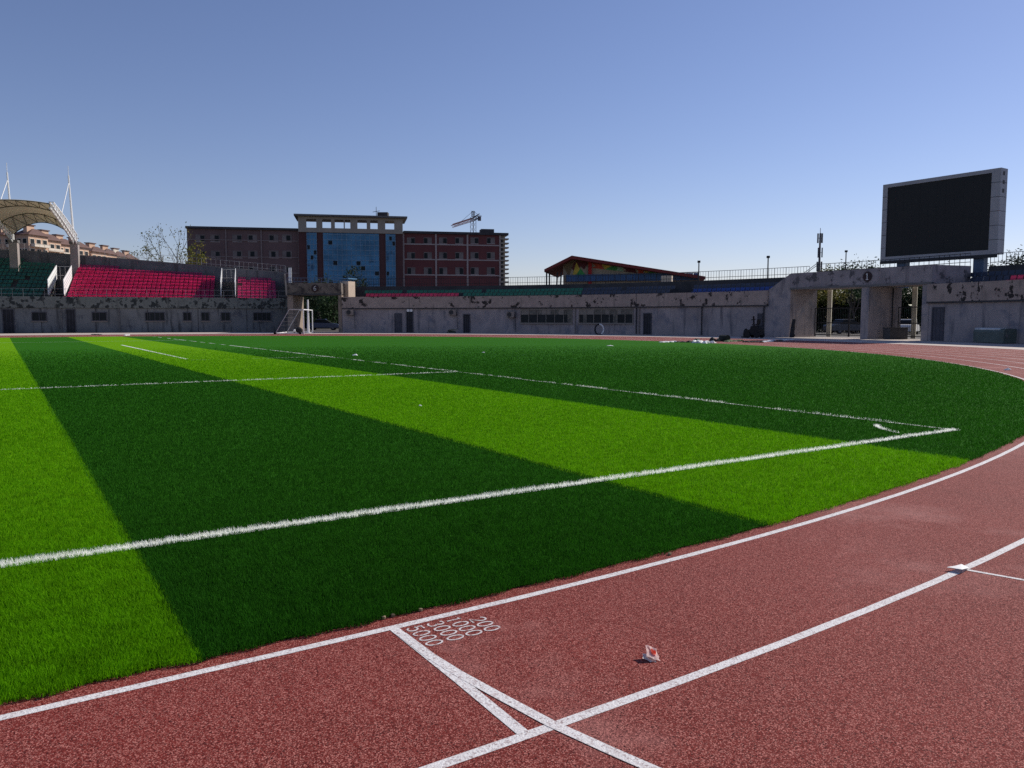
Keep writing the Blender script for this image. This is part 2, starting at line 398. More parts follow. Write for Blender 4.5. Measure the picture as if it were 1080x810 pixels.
def railing(par, pts, h, m, name='railing', bar=.5, rails=2, rad=.022):
    g = MB()
    for a, b in zip(pts, pts[1:]):
        a, b = Vector(a), Vector(b); L = (b - a).length
        for k in range(rails):
            z = Vector((0, 0, h * (1 - k / max(1, rails - .55)))); g.tube(a + z, b + z, rad * 1.3, m, n=5)
        n = max(1, int(L / bar))
        for i in range(n): p = a.lerp(b, i / n); g.tube(p, p + Vector((0, 0, h)), rad * (1.5 if i % 4 == 0 else .8), m, n=5)
    g.tube(pts[-1], Vector(pts[-1]) + Vector((0, 0, h)), rad, m, n=5)
    return g.build(name, par)

# ---- seats: one shape, many copies
def seat_mesh(name, m):
    g = MB(); w = .205
    prof = [(-.40, .36), (-.37, .40), (-.10, .37), (-.02, .39), (.05, .56), (.10, .70), (.08, .735), (.045, .735), (.01, .60), (-.05, .44), (-.10, .415), (-.36, .445), (-.41, .43), (-.42, .39)]
    g.prism([(-w, y, z) for y, z in prof], (2 * w, 0, 0), m)
    g.box((0, -.15, .20), (.06, .10, .40), m)
    me_o = g.build(name, origin=(0, 0, 0)); return me_o
seat_count = 0
class SeatMass:
    def __init__(s): s.mb = MB()
    def put(s, p, rz, m):
        ca, sa = math.cos(rz), math.sin(rz); w = .205
        L = [(-w, -.40, .42), (w, -.40, .42), (w, -.04, .42), (-w, -.04, .42), (w, .09, .73), (-w, .09, .73), (-w, -.40, .36), (w, -.40, .36), (w, .03, .73), (-w, .03, .73)]
        pts = [(p[0] + x * ca - y * sa, p[1] + x * sa + y * ca, p[2] + z) for x, y, z in L]
        s.mb.add(pts, [(0, 1, 2, 3), (3, 2, 8, 9), (9, 8, 4, 5), (0, 6, 7, 1), (2, 4, 8), (3, 9, 5)], m)
mass = SeatMass()
ORD = ['front', 'second', 'third', 'fourth', 'fifth', 'sixth', 'seventh', 'eighth', 'ninth', 'tenth', 'eleventh', 'twelfth']

# ---- straight stand with the pink and green seats
ls_t = thing('grandstand', 'long grey grandstand with peeling parapet carrying green and pink seat blocks', 'grandstand', lp(LLEN / 2, 0))
g = MB(); path = [(lp(s, 0).to_2d(), LN) for s in (S0, LLEN)]
g.sweep(path, [(0, 0), (.3, 0), (.3, HL - .02), (0, HL - .02)], WALLL)
for s in frange(S0 + 2, LLEN, 5.3): g.obox(lp(s, -.025, 0), Vector((*LD, 0)) * .05, Vector((*LN, 0)) * .05, (0, 0, HL - .05), DCONC)
g.build('wall', ls_t)
g = MB(); g.sweep(path, [(-.16, HL), (.30, HL), (.30, 2.9), (.12, 2.9), (.12, HP), (-.16, HP)], PEELG); g.build('parapet', ls_t)
VOM = [(ls(54, 4) , ls(70.5, 4)), (ls(234.5, 4), ls(249, 4))]
def segs(a, b, gaps):
    out = []; c = a
    for p, q in sorted(gaps):
        if p > c: out.append((c, min(p, b)))
        c = max(c, q)
    if c < b: out.append((c, b))
    return [s for s in out if s[1] - s[0] > .05]
def kk(s): return 1 - .2 * min(1, max(0, s / LLEN))            # rows draw together towards the gate
def r_off(i, s): return .9 + TREAD * i * kk(s)
def r_z(i, s): return 2.9 + RISE * i * kk(s)
def s_end(i):                          # the row ends where the raking rear wall cuts it
    return LLEN * min(1, max(0, (9.6 - .8 * (i + 1)) / (4 - .16 * (i + 1))))
g = MB()
for i in range(12):
    gaps = VOM if 2 <= i <= 7 else []; se = s_end(i); cuts = [S0, 0] + ([se] if se > .1 else [])
    for c0, c1 in zip(cuts, cuts[1:]):
        for a, b in segs(c0, c1, [q for q in gaps if q[0] >= c0 and q[1] <= c1]):
            q = []
            for s_ in (a, b):
                o0 = r_off(i, s_) if i else .32; o1 = r_off(i + 1, s_); z = r_z(i, s_); zl_ = 0 if i else HL
                q.append([lp(s_, o0, zl_), lp(s_, o1, zl_), lp(s_, o1, z), lp(s_, o0, z)])
            g.add(q[0] + q[1], [(0, 1, 2, 3), (7, 6, 5, 4), (0, 4, 5, 1), (1, 5, 6, 2), (2, 6, 7, 3), (3, 7, 4, 0)], TERR)
for a, b in VOM: g.obox(lp(a, 2.52, 0), Vector((*LD, 0)) * (b - a), Vector((*LN, 0)) * 4.7, (0, 0, 2.4), DCONC)
g.build('terrace', ls_t)
REARW = mk('rear_wall_grey', (.125, .125, .135), var=.22, scale=.8, streak=((.07, .07, .072), 2.2, .54, .16))
def l_top(s): return 2.9 + RISE * ((l_rear(s) - .9) / TREAD) + 1.15
g = MB()
for a, b in ((S0, 0), (0, LLEN)):
    pa, pb = lp(a, l_rear(a) + .1), lp(b, l_rear(b) + .1); q = Vector((*LN, 0)) * .3
    v = [pa, pb, pb + q, pa + q]; top = [Vector((p.x, p.y, l_top(s))) for p, s in zip(v, (a, b, b, a))]
    g.add(v + top, [(0, 3, 2, 1), (4, 5, 6, 7), (0, 1, 5, 4), (1, 2, 6, 5), (2, 3, 7, 6), (3, 0, 4, 7)], REARW)
    g.add([p + Vector((0, 0, .0)) + (Vector((0, 0, .12)) if i > 3 else Vector()) for i, p in enumerate(top + top)], [(0, 3, 2, 1), (4, 5, 6, 7), (0, 1, 5, 4), (1, 2, 6, 5), (2, 3, 7, 6), (3, 0, 4, 7)], CONC)
# end wall beside the gate
g.prism([lp(LLEN - .2, .4, 0), lp(LLEN - .2, 6.6, 0), lp(LLEN - .2, 6.6, 7.2), lp(LLEN - .2, 5.5, 7.0), lp(LLEN - .2, .4, 4.3)], Vector((*LD, 0)) * .2, DCONC)
g.build('rear_wall', ls_t)
railing(ls_t, [lp(S0, 10.75, l_top(S0) + .1), lp(0, 10.75, l_top(0) + .1), lp(LLEN, 6.75, l_top(LLEN) + .1)], .85, mk('pale_rail', (.45, .43, .42), rough=.5), bar=.55, rad=.013)
railing(ls_t, [lp(S0, .0, HP), lp(LLEN, .0, HP)], .85, STEEL, name='front_railing', bar=1.0, rad=.013)
for (px, d) in ((52, 0), (68.5, 0), (233.5, 1), (248.5, 1)):
    s = ls(px, 2.3); g = MB(); Q = Vector((*LD, 0)) * .06
    g.prism([lp(s, 2.2, 4.3), lp(s, 2.5, 4.1), lp(s, 6.5, 6.2), lp(s, 6.6, 7.75), lp(s, 2.2, 5.85)], Q, WHITE)
    for z in (.35, .7, 1.05): g.prism([lp(s, 2.2, 4.35 + z), lp(s, 6.6, 6.25 + z), lp(s, 6.6, 6.28 + z), lp(s, 2.2, 4.38 + z)], Q * 1.3, STEEL)
    g.build('stair_panel', ls_t)
for a, b in VOM: railing(ls_t, [lp(a, 6.75, 6.1), lp(b, 6.75, 6.1)], 1.5, mk('pale_rail', (.45, .43, .42)), name='guard_rail', bar=.5)
for px0, px1, dm in ((2.5, 15.5, DDOOR), (69.5, 80, DDOOR)): door(ls_t, straight, px0, px1, 2.6, dm, DOOR)
for px0, px1 in ((33.5, 49.5), (97, 113), (153, 174), (193, 202), (212, 221), (233, 243), (267, 286)):
    window(ls_t, straight, px0, px1, 1.28, 2.28, DOOR, nb=2 if px1 - px0 < 17 else 4)
for px in (65, 126): 
    p, d, o = straight(px); g = MB(); g.tube((p.x + o.x * .09, p.y + o.y * .09, 0.05), (p.x + o.x * .09, p.y + o.y * .09, HL), .05, CONC); g.build('downpipe', ls_t)

seat0 = seat_mesh('stadium_chair', PINK)
RZL = math.atan2(LD.y, LD.x)
first = True
BLOCKS = [(S0, ls(49, 3), GREEN, None), (ls(72.5, 3), ls(226, 3), PINK, 'large'), (ls(251, 3), ls(291, 3), PINK, 'small')]
for i in range(12):
    for a, b, m, tagname in BLOCKS:
        if i < 2 and tagname == 'large': b2 = ls(245, 1.5); a2 = ls(66, 1.5)
        else: a2, b2 = a, b
        s = a2 + .25
        while s < min(b2, s_end(i) if s_end(i) > .1 else 0):
            off = r_off(i, s) + .55; z = r_z(i, s)
            jit = rng.normal(0, .012)
            if tagname == 'large' and i >= 2 and seat_count < 300 or (tagname == 'large' and i < 2 and a - .01 <= s < b and seat_count < 300):
                if first: o = seat0; first = False
                else: o = seat0.copy(); COL.objects.link(o)
                o.location = lp(s + jit, off, z); o.rotation_euler = (0, 0, RZL + rng.normal(0, .02))
                o['category'] = 'chair'; o['group'] = 'pink seats of the large block'
                o['label'] = 'pink plastic stadium seat in the %s row of the large pink block' % ORD[i]
                seat_count += 1
            elif rng.random() > .012: mass.put(lp(s + jit, off, z), RZL, m)
            s += .50

# ---- curved stands
def arc_path(a0, a1, step=1.1):
    n = max(2, int(abs(a1 - a0) / step) + 1)
    return [(pol(a, 54.0).to_2d(), (pol(a, 55.0) - pol(a, 54.0)).to_2d()) for a in lin(a0, a1, n)]
def curved_stand(name, label, a0, a1, wall, par_m, colour, a_seat0=None, a_seat1=None):
    mid = pol((a0 + a1) / 2, 54)
    t = thing(name, label, 'grandstand', mid)
    P = arc_path(a0, a1)
    g = MB(); g.sweep(P, [(0, 0), (.3, 0), (.3, HL - .02), (0, HL - .02)], wall); g.build('wall', t)
    g = MB(); g.sweep(P, [(-.14, HL), (.3, HL), (.3, 2.9), (.14, 2.9), (.14, HP), (-.14, HP)], par_m)
    g.sweep(P, [(-.18, HL - .11), (.0, HL - .11), (.0, HL - .003), (-.18, HL - .003)], DCONC); g.build('parapet', t)
    pr = [(.32, 2.0), (.32, 2.9), (.9 + TREAD, 2.9)]
    for i in range(1, 4): pr += [(.9 + TREAD * i + .002 * 0, 2.9 + .4 * i), (.9 + TREAD * (i + 1), 2.9 + .4 * i)]
    pr = [(.32, 2.0), (.32, 2.9), (1.7, 2.9), (1.7, 3.3), (2.5, 3.3), (2.5, 3.7), (3.3, 3.7), (3.3, 4.1), (6.0, 4.1), (6.0, 2.0)]
    g = MB(); g.sweep(P, pr, TERR); g.build('terrace', t)
    g = MB(); g.sweep(P, [(6.05, 0), (6.35, 0), (6.35, 5.35), (6.05, 5.35)], DCONC); g.build('rear_wall', t)
    railing(t, [Vector((p[0] + d[0] * 6.2, p[1] + d[1] * 6.2, 5.35)) for p, d in P], .9, DSTEEL, bar=.28, rad=.018)
    sa, sb = (a_seat0 or a0), (a_seat1 or a1)
    for i in range(4):
        rad = 54 + .9 + TREAD * i + .55; z = 2.9 + .4 * i; st = math.degrees(.5 / rad)
        for a in frange(min(sa, sb) + st, max(sa, sb) - st / 2, st):
            m = colour(a, i)
            if m is None or rng.random() < .03: continue
            p = pol(a, rad, z); o = (p.to_2d() - CEN).normalized(); mass.put(p, math.atan2(o.y, o.x) - math.pi / 2, m)
    return t
AX = {px: ang(px) for px in (361, 365, 480, 600, 690, 712, 806, 810, 833, 858, 908, 916, 972, 978, 1024)}
def c_main(a, i):
    if a > AX[480]: return PINKB if i < 3 else GREEN
    if a > AX[600]: return GREEN
    if a > AX[690]: return NAVY
    if a > AX[712]: return None
    return BLUE if i < 3 else NAVY
bend = curved_stand('curved_grandstand', 'long curved cream grandstand with peeling parapet between the two numbered gates', AX[361], AX[810], WALLG, PEEL, c_main, AX[365] - 1.2, AX[806] + .8)
for px0, px1, zz, m in ((416, 424, 2.15, DOOR), (428.5, 436, 2.35, DDOOR), (488.5, 496, 2.05, DDOOR), (678.5, 687.5, 2.1, DDOOR), (799, 804.5, 2.0, DOOR)):
    door(bend, curved, px0, px1, zz, m, DOOR)
FR = mk('cream_window_frame', (.22, .195, .165), var=.15)
window(bend, curved, 549, 604, 1.05, 2.55, FR, nb=6)
window(bend, curved, 610.5, 668, 1.05, 2.55, FR, nb=7)
for px in (607, 671.5, 674.5, 740.6, 806):
    p, d, o = curved(px); q = p + o * .10; g = MB(); g.tube((q.x, q.y, .05), (q.x, q.y, HL if px != 671.5 else HP), .055, DSTEEL if px in (671.5, 806, 740.6) else CREAM); g.build('downpipe', bend)
right_st = curved_stand('curved_grandstand', 'curved grey grandstand under the big screen with a single row of pink seats', AX[978], ang(1300), WALLG, PEEL,
                        lambda a, i: (NAVY if a > AX[1024] else PINKB) if i < 3 else NAVY)
door(right_st, curved, 983, 996, 2.35, DOOR, DOOR)

tag(mass.mb.build('stadium_chairs', origin=(0, 0, 0), fix=False), 'rows of pink, green, navy and blue plastic seats on the terraces', 'seats', kind='stuff')

# white lit sign above the doorway
p, d, o = curved(432.5); g = MB(); q = p + o * .1; g.box((q.x, q.y, 2.44), (.62, .10, .26), WHITE, math.atan2(d.y, d.x))
g.box((q.x + o.x * .06, q.y + o.y * .06, 2.44), (.04, .02, .26), DSTEEL, math.atan2(d.y, d.x))
tag(g.build('door_sign'), 'small white sign plate above the dark doorway', 'sign')

# air conditioners
def aircon(px, z, label):
    p, d, o = curved(px); rz = math.atan2(d.y, d.x); q = p + o * .32
    t = thing('air_conditioner', label, 'air conditioner', (q.x, q.y, z), 'air conditioner units on the cream wall')
    g = MB(); g.box((q.x, q.y, z), (.85, .34, .62), CREAM, rz)
    for sx in (-.3, .3): g.obox(Vector((q.x + d.x * sx, q.y + d.y * sx, z - .36)), Vector((*d, 0)) * .04, Vector((-o.x, -o.y, 0)) * .33, (0, 0, .05), DSTEEL)
    g.build('casing', t)
    f = MB(); c = Vector((q.x - d.x * .12 + o.x * .172, q.y - d.y * .12 + o.y * .172, z)); f.disc(c, (*o, 0), .25, DSTEEL, .02); f.build('fan_grille', t)
    h = MB(); h.pipe([Vector((q.x + d.x * .43, q.y + d.y * .43, z)), Vector((q.x + d.x * .5, q.y + d.y * .5, z - .3)), Vector((q.x + d.x * .5 - o.x * .2, q.y + d.y * .5 - o.y * .2, z - 1.8))], .025, DSTEEL); h.build('hose', t)
aircon(370, 2.25, 'air conditioner nearest the gate numbered 6')
aircon(478.5, 2.22, 'air conditioner between the signed doorway and the pale tarp heap')
aircon(540, 1.98, 'air conditioner beside the long window band')

# ---- gate 1: bridge, pier, sign, rail
gt = thing('gate_bridge', 'stained concrete gate bridge marked 1 with two openings under the big screen', 'gate bridge', pol(AX[908], 54))
HB, HT, DEP = 4.0, 5.3, 3.8
g = MB()
g.sweep(arc_path(AX[833], AX[978] - .3, .8), [(-.05, HB), (DEP, HB), (DEP, HT), (-.05, HT)], PEELB)
g.sweep(arc_path(AX[833], AX[978] - .3, .8), [(-.12, HB - .05), (.2, HB - .05), (.2, HB + .1), (-.12, HB + .1)], CONC)
g.build('beam', gt)
g = MB(); P = arc_path(AX[810], AX[833], .5)
for (p0, d0), (p1, d1), k in [(P[i], P[i + 1], i) for i in range(len(P) - 1)]:
    n = len(P) - 1; f = lambda x: 4.0 + 1.3 * min(1, x / n * 1.02)
    a = Vector((*p0, 0)); b = Vector((*p1, 0)); q0 = Vector((*d0, 0)) * DEP; q1 = Vector((*d1, 0)) * DEP
    za, zb = Vector((0, 0, f(k))), Vector((0, 0, f(k + 1)))
    g.add([a, b, b + q1, a + q0, a + za, b + zb, b + q1 + zb, a + q0 + za], [(4, 5, 6, 7), (0, 1, 5, 4), (2, 3, 7, 6)] + ([(0, 3, 7, 4)] if k == 0 else []) + ([(1, 2, 6, 5)] if k == n - 1 else []), WALLG)
g.build('abutment', gt, fix=False)
g = MB(); g.sweep(arc_path(AX[908], AX[916], .4), [(-.03, 0), (DEP, 0), (DEP, HB - .06), (-.03, HB - .06)], WALLG); g.tube(pol(AX[916] - .12, 56.6, 0), pol(AX[916] - .12, 56.6, HB - .1), .06, DSTEEL); g.build('pier', gt)
g = MB(); g.sweep(arc_path(AX[972], AX[978] - .1, .4), [(-.03, 0), (DEP, 0), (DEP, HB - .06), (-.03, HB - .06)], WALLG); g.build('pier', gt)
for a, r in ((AX[833] - .9, DEP + .5), (AX[916] - .75, DEP + .5)):
    g = MB(); p = pol(a, 54 + r); g.box((p.x, p.y, 2.0), (.34, .34, 4.0), mk('cream_post', (.55, .50, .38), var=.1), A0 + .45); g.build('column', gt)
railing(gt, [Vector((p[0] + d[0] * (DEP - .1), p[1] + d[1] * (DEP - .1), HT)) for p, d in arc_path(AX[833], AX[978] - .3, .8)], .9, DSTEEL, bar=.3, rad=.018)
railing(gt, [pol(AX[810] + .6, 54 + 5.6, 5.1), pol(AX[833], 54 + DEP, 6.1)], .25, STEEL, name='handrail', bar=1.2, rad=.022)
def number_sign(par, p, o, d, digit, r):
    g = MB(); g.disc(p, (*o, 0), r, mk('dark_maroon_sign', (.03, .012, .015), rough=.5), .05); sg = g.build('number_sign', par)
    g = MB(); q = Vector(p) + Vector((*o, 0)) * .06; D = Vector((*d, 0)); Z = Vector((0, 0, 1)); pw = mk('sign_white', (.7, .7, .68))
    if digit == 1:
        g.obox(q - D * .03 - Z * .24, D * .07, Vector((*o, 0)) * .01, Z * .48, pw); g.obox(q - D * .10 - Z * .25, D * .21, Vector((*o, 0)) * .012, Z * .05, pw)
        g.obox(q - D * .10 + Z * .15, D * .07, Vector((*o, 0)) * .012, Z * .06, pw)
    else:
        ring_ = [q + D * (.115 * math.cos(t)) + Z * (-.10 + .125 * math.sin(t)) for t in lin(0, 2 * math.pi, 17)]
        g.pipe(ring_, .026, pw, 5)
        g.pipe([q + D * x + Z * y for x, y in ((-.115, -.09), (-.10, .08), (-.03, .20), (.06, .245), (.12, .20))], .026, pw, 5)
    g.build('numeral', sg)
p, d, o = curved(914); q = p + o * .06; number_sign(gt, (q.x, q.y, 4.72), o, d, 1, .38)

# metal gates in the openings
def metal_gate(a0, a1, label):
    A, B = pol(a0, 57.2), pol(a1, 57.2); t = thing('metal_gate', label, 'gate', (A + B) / 2, 'black barred gates under the bridge')
    for j in range(2):
        a, b = A.lerp(B, j * .5 + .006), A.lerp(B, j * .5 + .494); g = MB(); Z = Vector((0, 0, 1))
        for p in (a, b): g.tube(p + Z * .06, p + Z * 2.45, .045, DSTEEL, n=6)
        for z in (.18, 1.2, 2.42): g.tube(a + Z * z, b + Z * z, .035, DSTEEL, n=6)
        n = max(3, int((b - a).length / .16))
        for i in range(1, n): p = a.lerp(b, i / n); g.tube(p + Z * .18, p + Z * 2.42, .012, DSTEEL, n=5)
        g.build('gate_leaf', t)
metal_gate(AX[833] - .25, AX[908] + .1, 'wide black barred gate in the opening left of the pier')
metal_gate(AX[916] - .2, AX[972] + .1, 'narrow black barred gate in the opening beside the grey door')

# ---- gate 6
AL = 61.9
g6 = thing('gate_bridge', 'brown stained gate bridge marked 6 beside the pink seats', 'gate bridge', pol(58.5, 54))
PB6 = mk('stained_brown_beam', (.15, .125, .105), var=.25, scale=1.2, spots=((.05, .042, .04), 1.4, .5, .1), bump=.2, bscale=8)
g = MB(); g.sweep(arc_path(AX[361] + .05, AL, .8), [(-.05, 4.25), (6.2, 4.25), (6.2, 5.5), (-.05, 5.5)], PB6)
g.sweep(arc_path(AX[361] + .05, AL, .8), [(-.15, 4.15), (.2, 4.15), (.2, 4.3), (-.15, 4.3)], DCONC); g.build('beam', g6)
RV = mk('cream_reveal_render', (.27, .21, .165), var=.15, scale=.9, spots=((.15, .125, .10), .8, .55, .1))
g = MB(); g.sweep(arc_path(AL - .65, AL, .3), [(0, 0), (6.2, 0), (6.2, 4.14), (0, 4.14)], RV); g.build('pier', g6)
g = MB(); g.sweep(arc_path(AX[361] + .05, AX[361] + .45, .3), [(0, 0), (6.2, 0), (6.2, 4.14), (0, 4.14)], RV); g.build('pier', g6)
railing(g6, [Vector((p[0] + d[0] * .1, p[1] + d[1] * .1, 5.5)) for p, d in arc_path(AX[361], AL, .8)], .55, BLUESTEEL, bar=.35, rad=.02)
a6 = ang(333); p = pol(a6, 53.93); o = (CEN - p.to_2d()).normalized(); d = Vector((-o.y, o.x)); number_sign(g6, (p.x, p.y, 4.9), o, d, 6, .42)
g = MB(); p = pol(AL - .3, 54.4, 5.5); g.box((p.x, p.y, 6.35), (.34, .08, 1.7), WHITE, .15); tag(g.build('white_board'), 'narrow white panel standing on top of the gate numbered 6', 'panel')
# cream stair head with blue roof
c = at(366.5, 306, 90.5); hd = thing('stair_booth', 'small sunlit cream booth with blue roof beside the gate numbered 6', 'booth', (c.x, c.y, 3.6))
rzb = math.atan2(-.43, .9) + math.pi / 2
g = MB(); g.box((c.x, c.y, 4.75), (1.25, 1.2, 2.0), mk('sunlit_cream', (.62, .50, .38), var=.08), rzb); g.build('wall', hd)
g = MB(); g.box((c.x, c.y, 6.05), (1.6, 1.5, .10), mk('blue_roof_sheet', (.10, .25, .42)), rzb)
for sx in (-.6, .6): g.box((c.x + sx * math.cos(rzb), c.y + sx * math.sin(rzb), 5.88), (.06, .06, .26), STEEL, rzb)
g.build('roof', hd)

# ------------------------------------------------------------------ big screen
sc_ = thing('led_screen', 'huge black screen in a grey metal frame standing above the gate bridge', 'screen', at(990, 300, 61).to_3d())
SL = Vector((lat(930, 65, 9.5), 65.0)); SR = Vector((lat(1054, 57.6, 9.5), 57.6)); sd = (SR - SL); SW = sd.length; sd.normalize(); so = Vector((-sd.y, sd.x)); so = so if so.y > 0 else -so
zb, ztp = hgt(275.5, 65), hgt(195, 65)
D, O, Z = Vector((*sd, 0)), Vector((*so, 0)), Vector((0, 0, 1)); b0 = Vector((SL.x, SL.y, zb))
FRM = mk('screen_frame_sheet', (.32, .315, .335), rough=.5, var=.12, scale=.8)
g = MB(); hS = ztp - zb
wl, wr, wt, wb = .40, .62, .28, .32
g.obox(b0, D * wl, O * 1.0, Z * hS, FRM); g.obox(b0 + D * (SW - wr), D * wr, O * 1.0, Z * hS, FRM)
g.obox(b0 + D * wl, D * (SW - wl - wr), O * 1.0, Z * wb, FRM); g.obox(b0 + D * wl + Z * (hS - wt), D * (SW - wl - wr), O * 1.0, Z * wt, FRM)
g.obox(b0 + D * wl + O * .6 + Z * wb, D * (SW - wl - wr), O * .4, Z * (hS - wt - wb), FRM)
for k in range(1, 6):
    z = hS * k / 6
    for x0, w in ((0, wl), (SW - wr, wr)): g.obox(b0 + D * x0 - O * .006 + Z * z, D * w, O * .006, Z * .03, DSTEEL)
    g.obox(b0 + D * SW + Z * z, D * .006, O * 1.0, Z * .03, DSTEEL)
for k in range(3): 
    g.obox(b0 + D * SW + O * .3 + Z * (hS - .5 - .62 * k), D * .006, O * .3, Z * .28, DSTEEL)
g.build('frame', sc_)
g = MB(); g.obox(b0 + D * wl + O * .08 + Z * wb, D * (SW - wl - wr), O * .5, Z * (hS - wt - wb), mk('dead_screen_black', (.012, .012, .013), rough=.55, var=.12, scale=.7)); g.build('display', sc_)
DW, DH = SW - wl - wr, hS - wt - wb; g = MB()
SEAM = mk('screen_seam', (.028, .028, .031), rough=.6)
for i in range(1, 12): g.obox(b0 + D * (wl + DW * i / 12 - .006) + O * .072 + Z * wb, D * .012, O * .012, Z * DH, SEAM)
for j in range(1, 8): g.obox(b0 + D * wl + O * .075 + Z * (wb + DH * j / 8 - .006), D * DW, O * .008, Z * .012, SEAM)
g.build('module_seams', sc_)
for px in (948, 1030):
    k = (px - 930) / 124 * SW; q = b0 + D * k + O * .2; g = MB(); g.obox(Vector((q.x, q.y, 4.0)), D * .75, O * .6, Z * (zb - 4.0), BLUESTEEL); g.build('support', sc_)
g = MB(); g.obox(b0 - O * .05 - Z * .25, D * SW, O * .12, Z * .24, DSTEEL); g.build('walkway', sc_)

# ------------------------------------------------------------------ canopy over the straight stand
SCOL = ls(81.5, 8.6); BAY = SCOL - ls(18, 8.6)
CPOS = [SCOL - BAY * k for k in range(4)]
can = thing('stadium_canopy', 'white tensioned membrane canopy with lattice trusses over the green seats', 'canopy', lp(SCOL - BAY, 8.6, 7))
MEM = mk('cream_membrane', (.72, .66, .52), rough=.6, var=.06, scale=.5, trans=.35)
FZ = lambda b: 11.35 + 2.35 * b + .5 * b * (1 - b)
def memb(s0, s1, a, b): return lp(s0 + (s1 - s0) * a, 8.6 - 10.8 * b, FZ(b) + 4 * a * (1 - a) * (1.55 * (1 - b) + .25 * b))
for k in range(3):
    s1, s0 = CPOS[k], CPOS[k + 1]; g = MB(); na, nb = 16, 10
    top = [memb(s0, s1, i / na, j / nb) for i in range(na + 1) for j in range(nb + 1)]; q = len(top)
    fs = [(i * (nb + 1) + j, (i + 1) * (nb + 1) + j, (i + 1) * (nb + 1) + j + 1, i * (nb + 1) + j + 1) for i in range(na) for j in range(nb)]
    g.add(top + [p - Vector((0, 0, .03)) for p in top], fs + [tuple(x + q for x in f[::-1]) for f in fs], MEM)
    g.build('membrane', can, smooth=True, fix=False)
    g = MB(); TD_ = mk('dull_truss_paint', (.10, .10, .08), var=.2)
    for ba, bb in ((0, .38), (.72, 1)):
        g = MB()
        for b in (ba, bb): g.pipe([memb(s0, s1, i / 12, b) - Vector((0, 0, .08)) for i in range(13)], .05, TD_, 5)
        for i in range(12): g.tube(memb(s0, s1, i / 12, ba if i % 2 else bb) - Vector((0, 0, .1)), memb(s0, s1, (i + 1) / 12, bb if i % 2 else ba) - Vector((0, 0, .1)), .03, TD_, n=5)
        g.build('arched_truss', can)
for k, s in enumerate(CPOS):
    g = MB(); top = lambda b: lp(s, 8.6 - 10.8 * b, FZ(b) + .12); bot = lambda b: lp(s, 8.6 - 10.8 * b, FZ(b) - .95 + .45 * b); nn = 12
    Q = Vector((*LD, 0)) * .35
    for off in ((Vector(), Q) if k == 0 else (Vector(),)):
        g.pipe([top(i / nn) + off for i in range(nn + 1)], .085, WHITE); g.pipe([bot(i / nn) + off for i in range(nn + 1)], .085, WHITE)
        for i in range(nn): g.tube(top(i / nn) + off, bot(i / nn) + off, .055, WHITE, n=5); g.tube(bot(i / nn) + off, top((i + 1) / nn) + off, .035, WHITE, n=5)
    if k == 0:
        for i in range(nn + 1): g.tube(top(i / nn), top(i / nn) + Q, .05, WHITE, n=5)
    g.build('truss', can)
    g = MB(); p = lp(s, 8.9); g.box((p.x, p.y, 5.2), (.85, .9, 10.4), mk('grey_column_render', (.30, .26, .24), var=.15, scale=.8), RZL)
    g.box((p.x, p.y, 10.55), (1.0, 1.05, .3), CONC, RZL); g.tube(lp(s, 8.7, 10.6), lp(s, 8.6, 11.4), .14, WHITE); g.build('column', can)
    g = MB(); tip = lp(s - .25, 8.6, 18.4); g.tube(lp(s, 8.6, 11.2), tip, .14, WHITE, r1=.08); g.tube(tip, tip + Vector((0, 0, 1.1)), .03, WHITE); g.build('mast', can)
    g = MB(); g.tube(tip - Vector((0, 0, .9)), lp(s, 8.6 - 10.8 * .55, FZ(.55) + .1), .05, WHITE, n=5); g.build('guy_cable', can)

# ------------------------------------------------------------------ distant buildings
BR = mk('dull_brown_cladding', (.15, .092, .088), var=.12, scale=.4)
RED = mk('dark_red_cladding', (.135, .042, .042), var=.12, scale=.4)
TRIM = mk('pale_trim', (.37, .30, .28), var=.1)
STONE = mk('grey_beige_stone', (.33, .28, .23), var=.12, scale=.5)
CURT = mk('window_blind', (.19, .155, .145), var=.3, scale=.35)
BGL = mk('blue_curtain_glass', (.075, .22, .36), rough=.3, var=.35, scale=.25, spec=.12, spots=((.04, .11, .19), .35, .6, .05))
MUL = mk('blue_mullion', (.20, .30, .40), rough=.5)
BA, BB = Vector((lat(200, 177), 177)), Vector((lat(535, 191), 191)); bd = (BB - BA).normalized(); bn = Vector((bd.y, -bd.x))
BD, BO, ZZ = Vector((*bd, 0)), Vector((*bn, 0)), Vector((0, 0, 1))
def bx(px, off=0.):
    k = (px - 540) / F * CP; o = BA + bn * off; return (k * o.y - o.x) / (bd.x - k * bd.y)
def bp(s, off=0., z=0.):
    p = BA + bd * s + bn * off; return Vector((p.x, p.y, z))
def bh(py, px): s = bx(px); return hgt(py, bp(s).y)
rb = thing('red_building', 'dark red four storey building with blue glass centre and pale crown frame', 'building', bp(bx(370)))
HR = bh(247, 470); HLW = bh(242, 250)
def slab(name, s0, s1, off, dep, z0, z1, m, par=rb):
    g = MB(); g.obox(bp(s0, off, z0), BD * (s1 - s0), -BO * dep, ZZ * (z1 - z0), m); return g.build(name, par)
slab('wing', bx(200), bx(316.6), 0, 16, 0, HLW, BR); slab('wing', bx(426), bx(527), 0, 16, 0, HR, RED)
slab('roof', bx(199), bx(316.4), .5, 17, HLW + .003, HLW + .5, DCONC); slab('roof', bx(426.4), bx(536), .5, 17, HR + .003, HR + .55, DCONC)
g = MB()
for py in (258.7, 274.6, 290.8): g.obox(bp(bx(427), .12, bh(py, 470)), BD * (bx(527) - bx(427)), -BO * .15, ZZ * .28, TRIM)
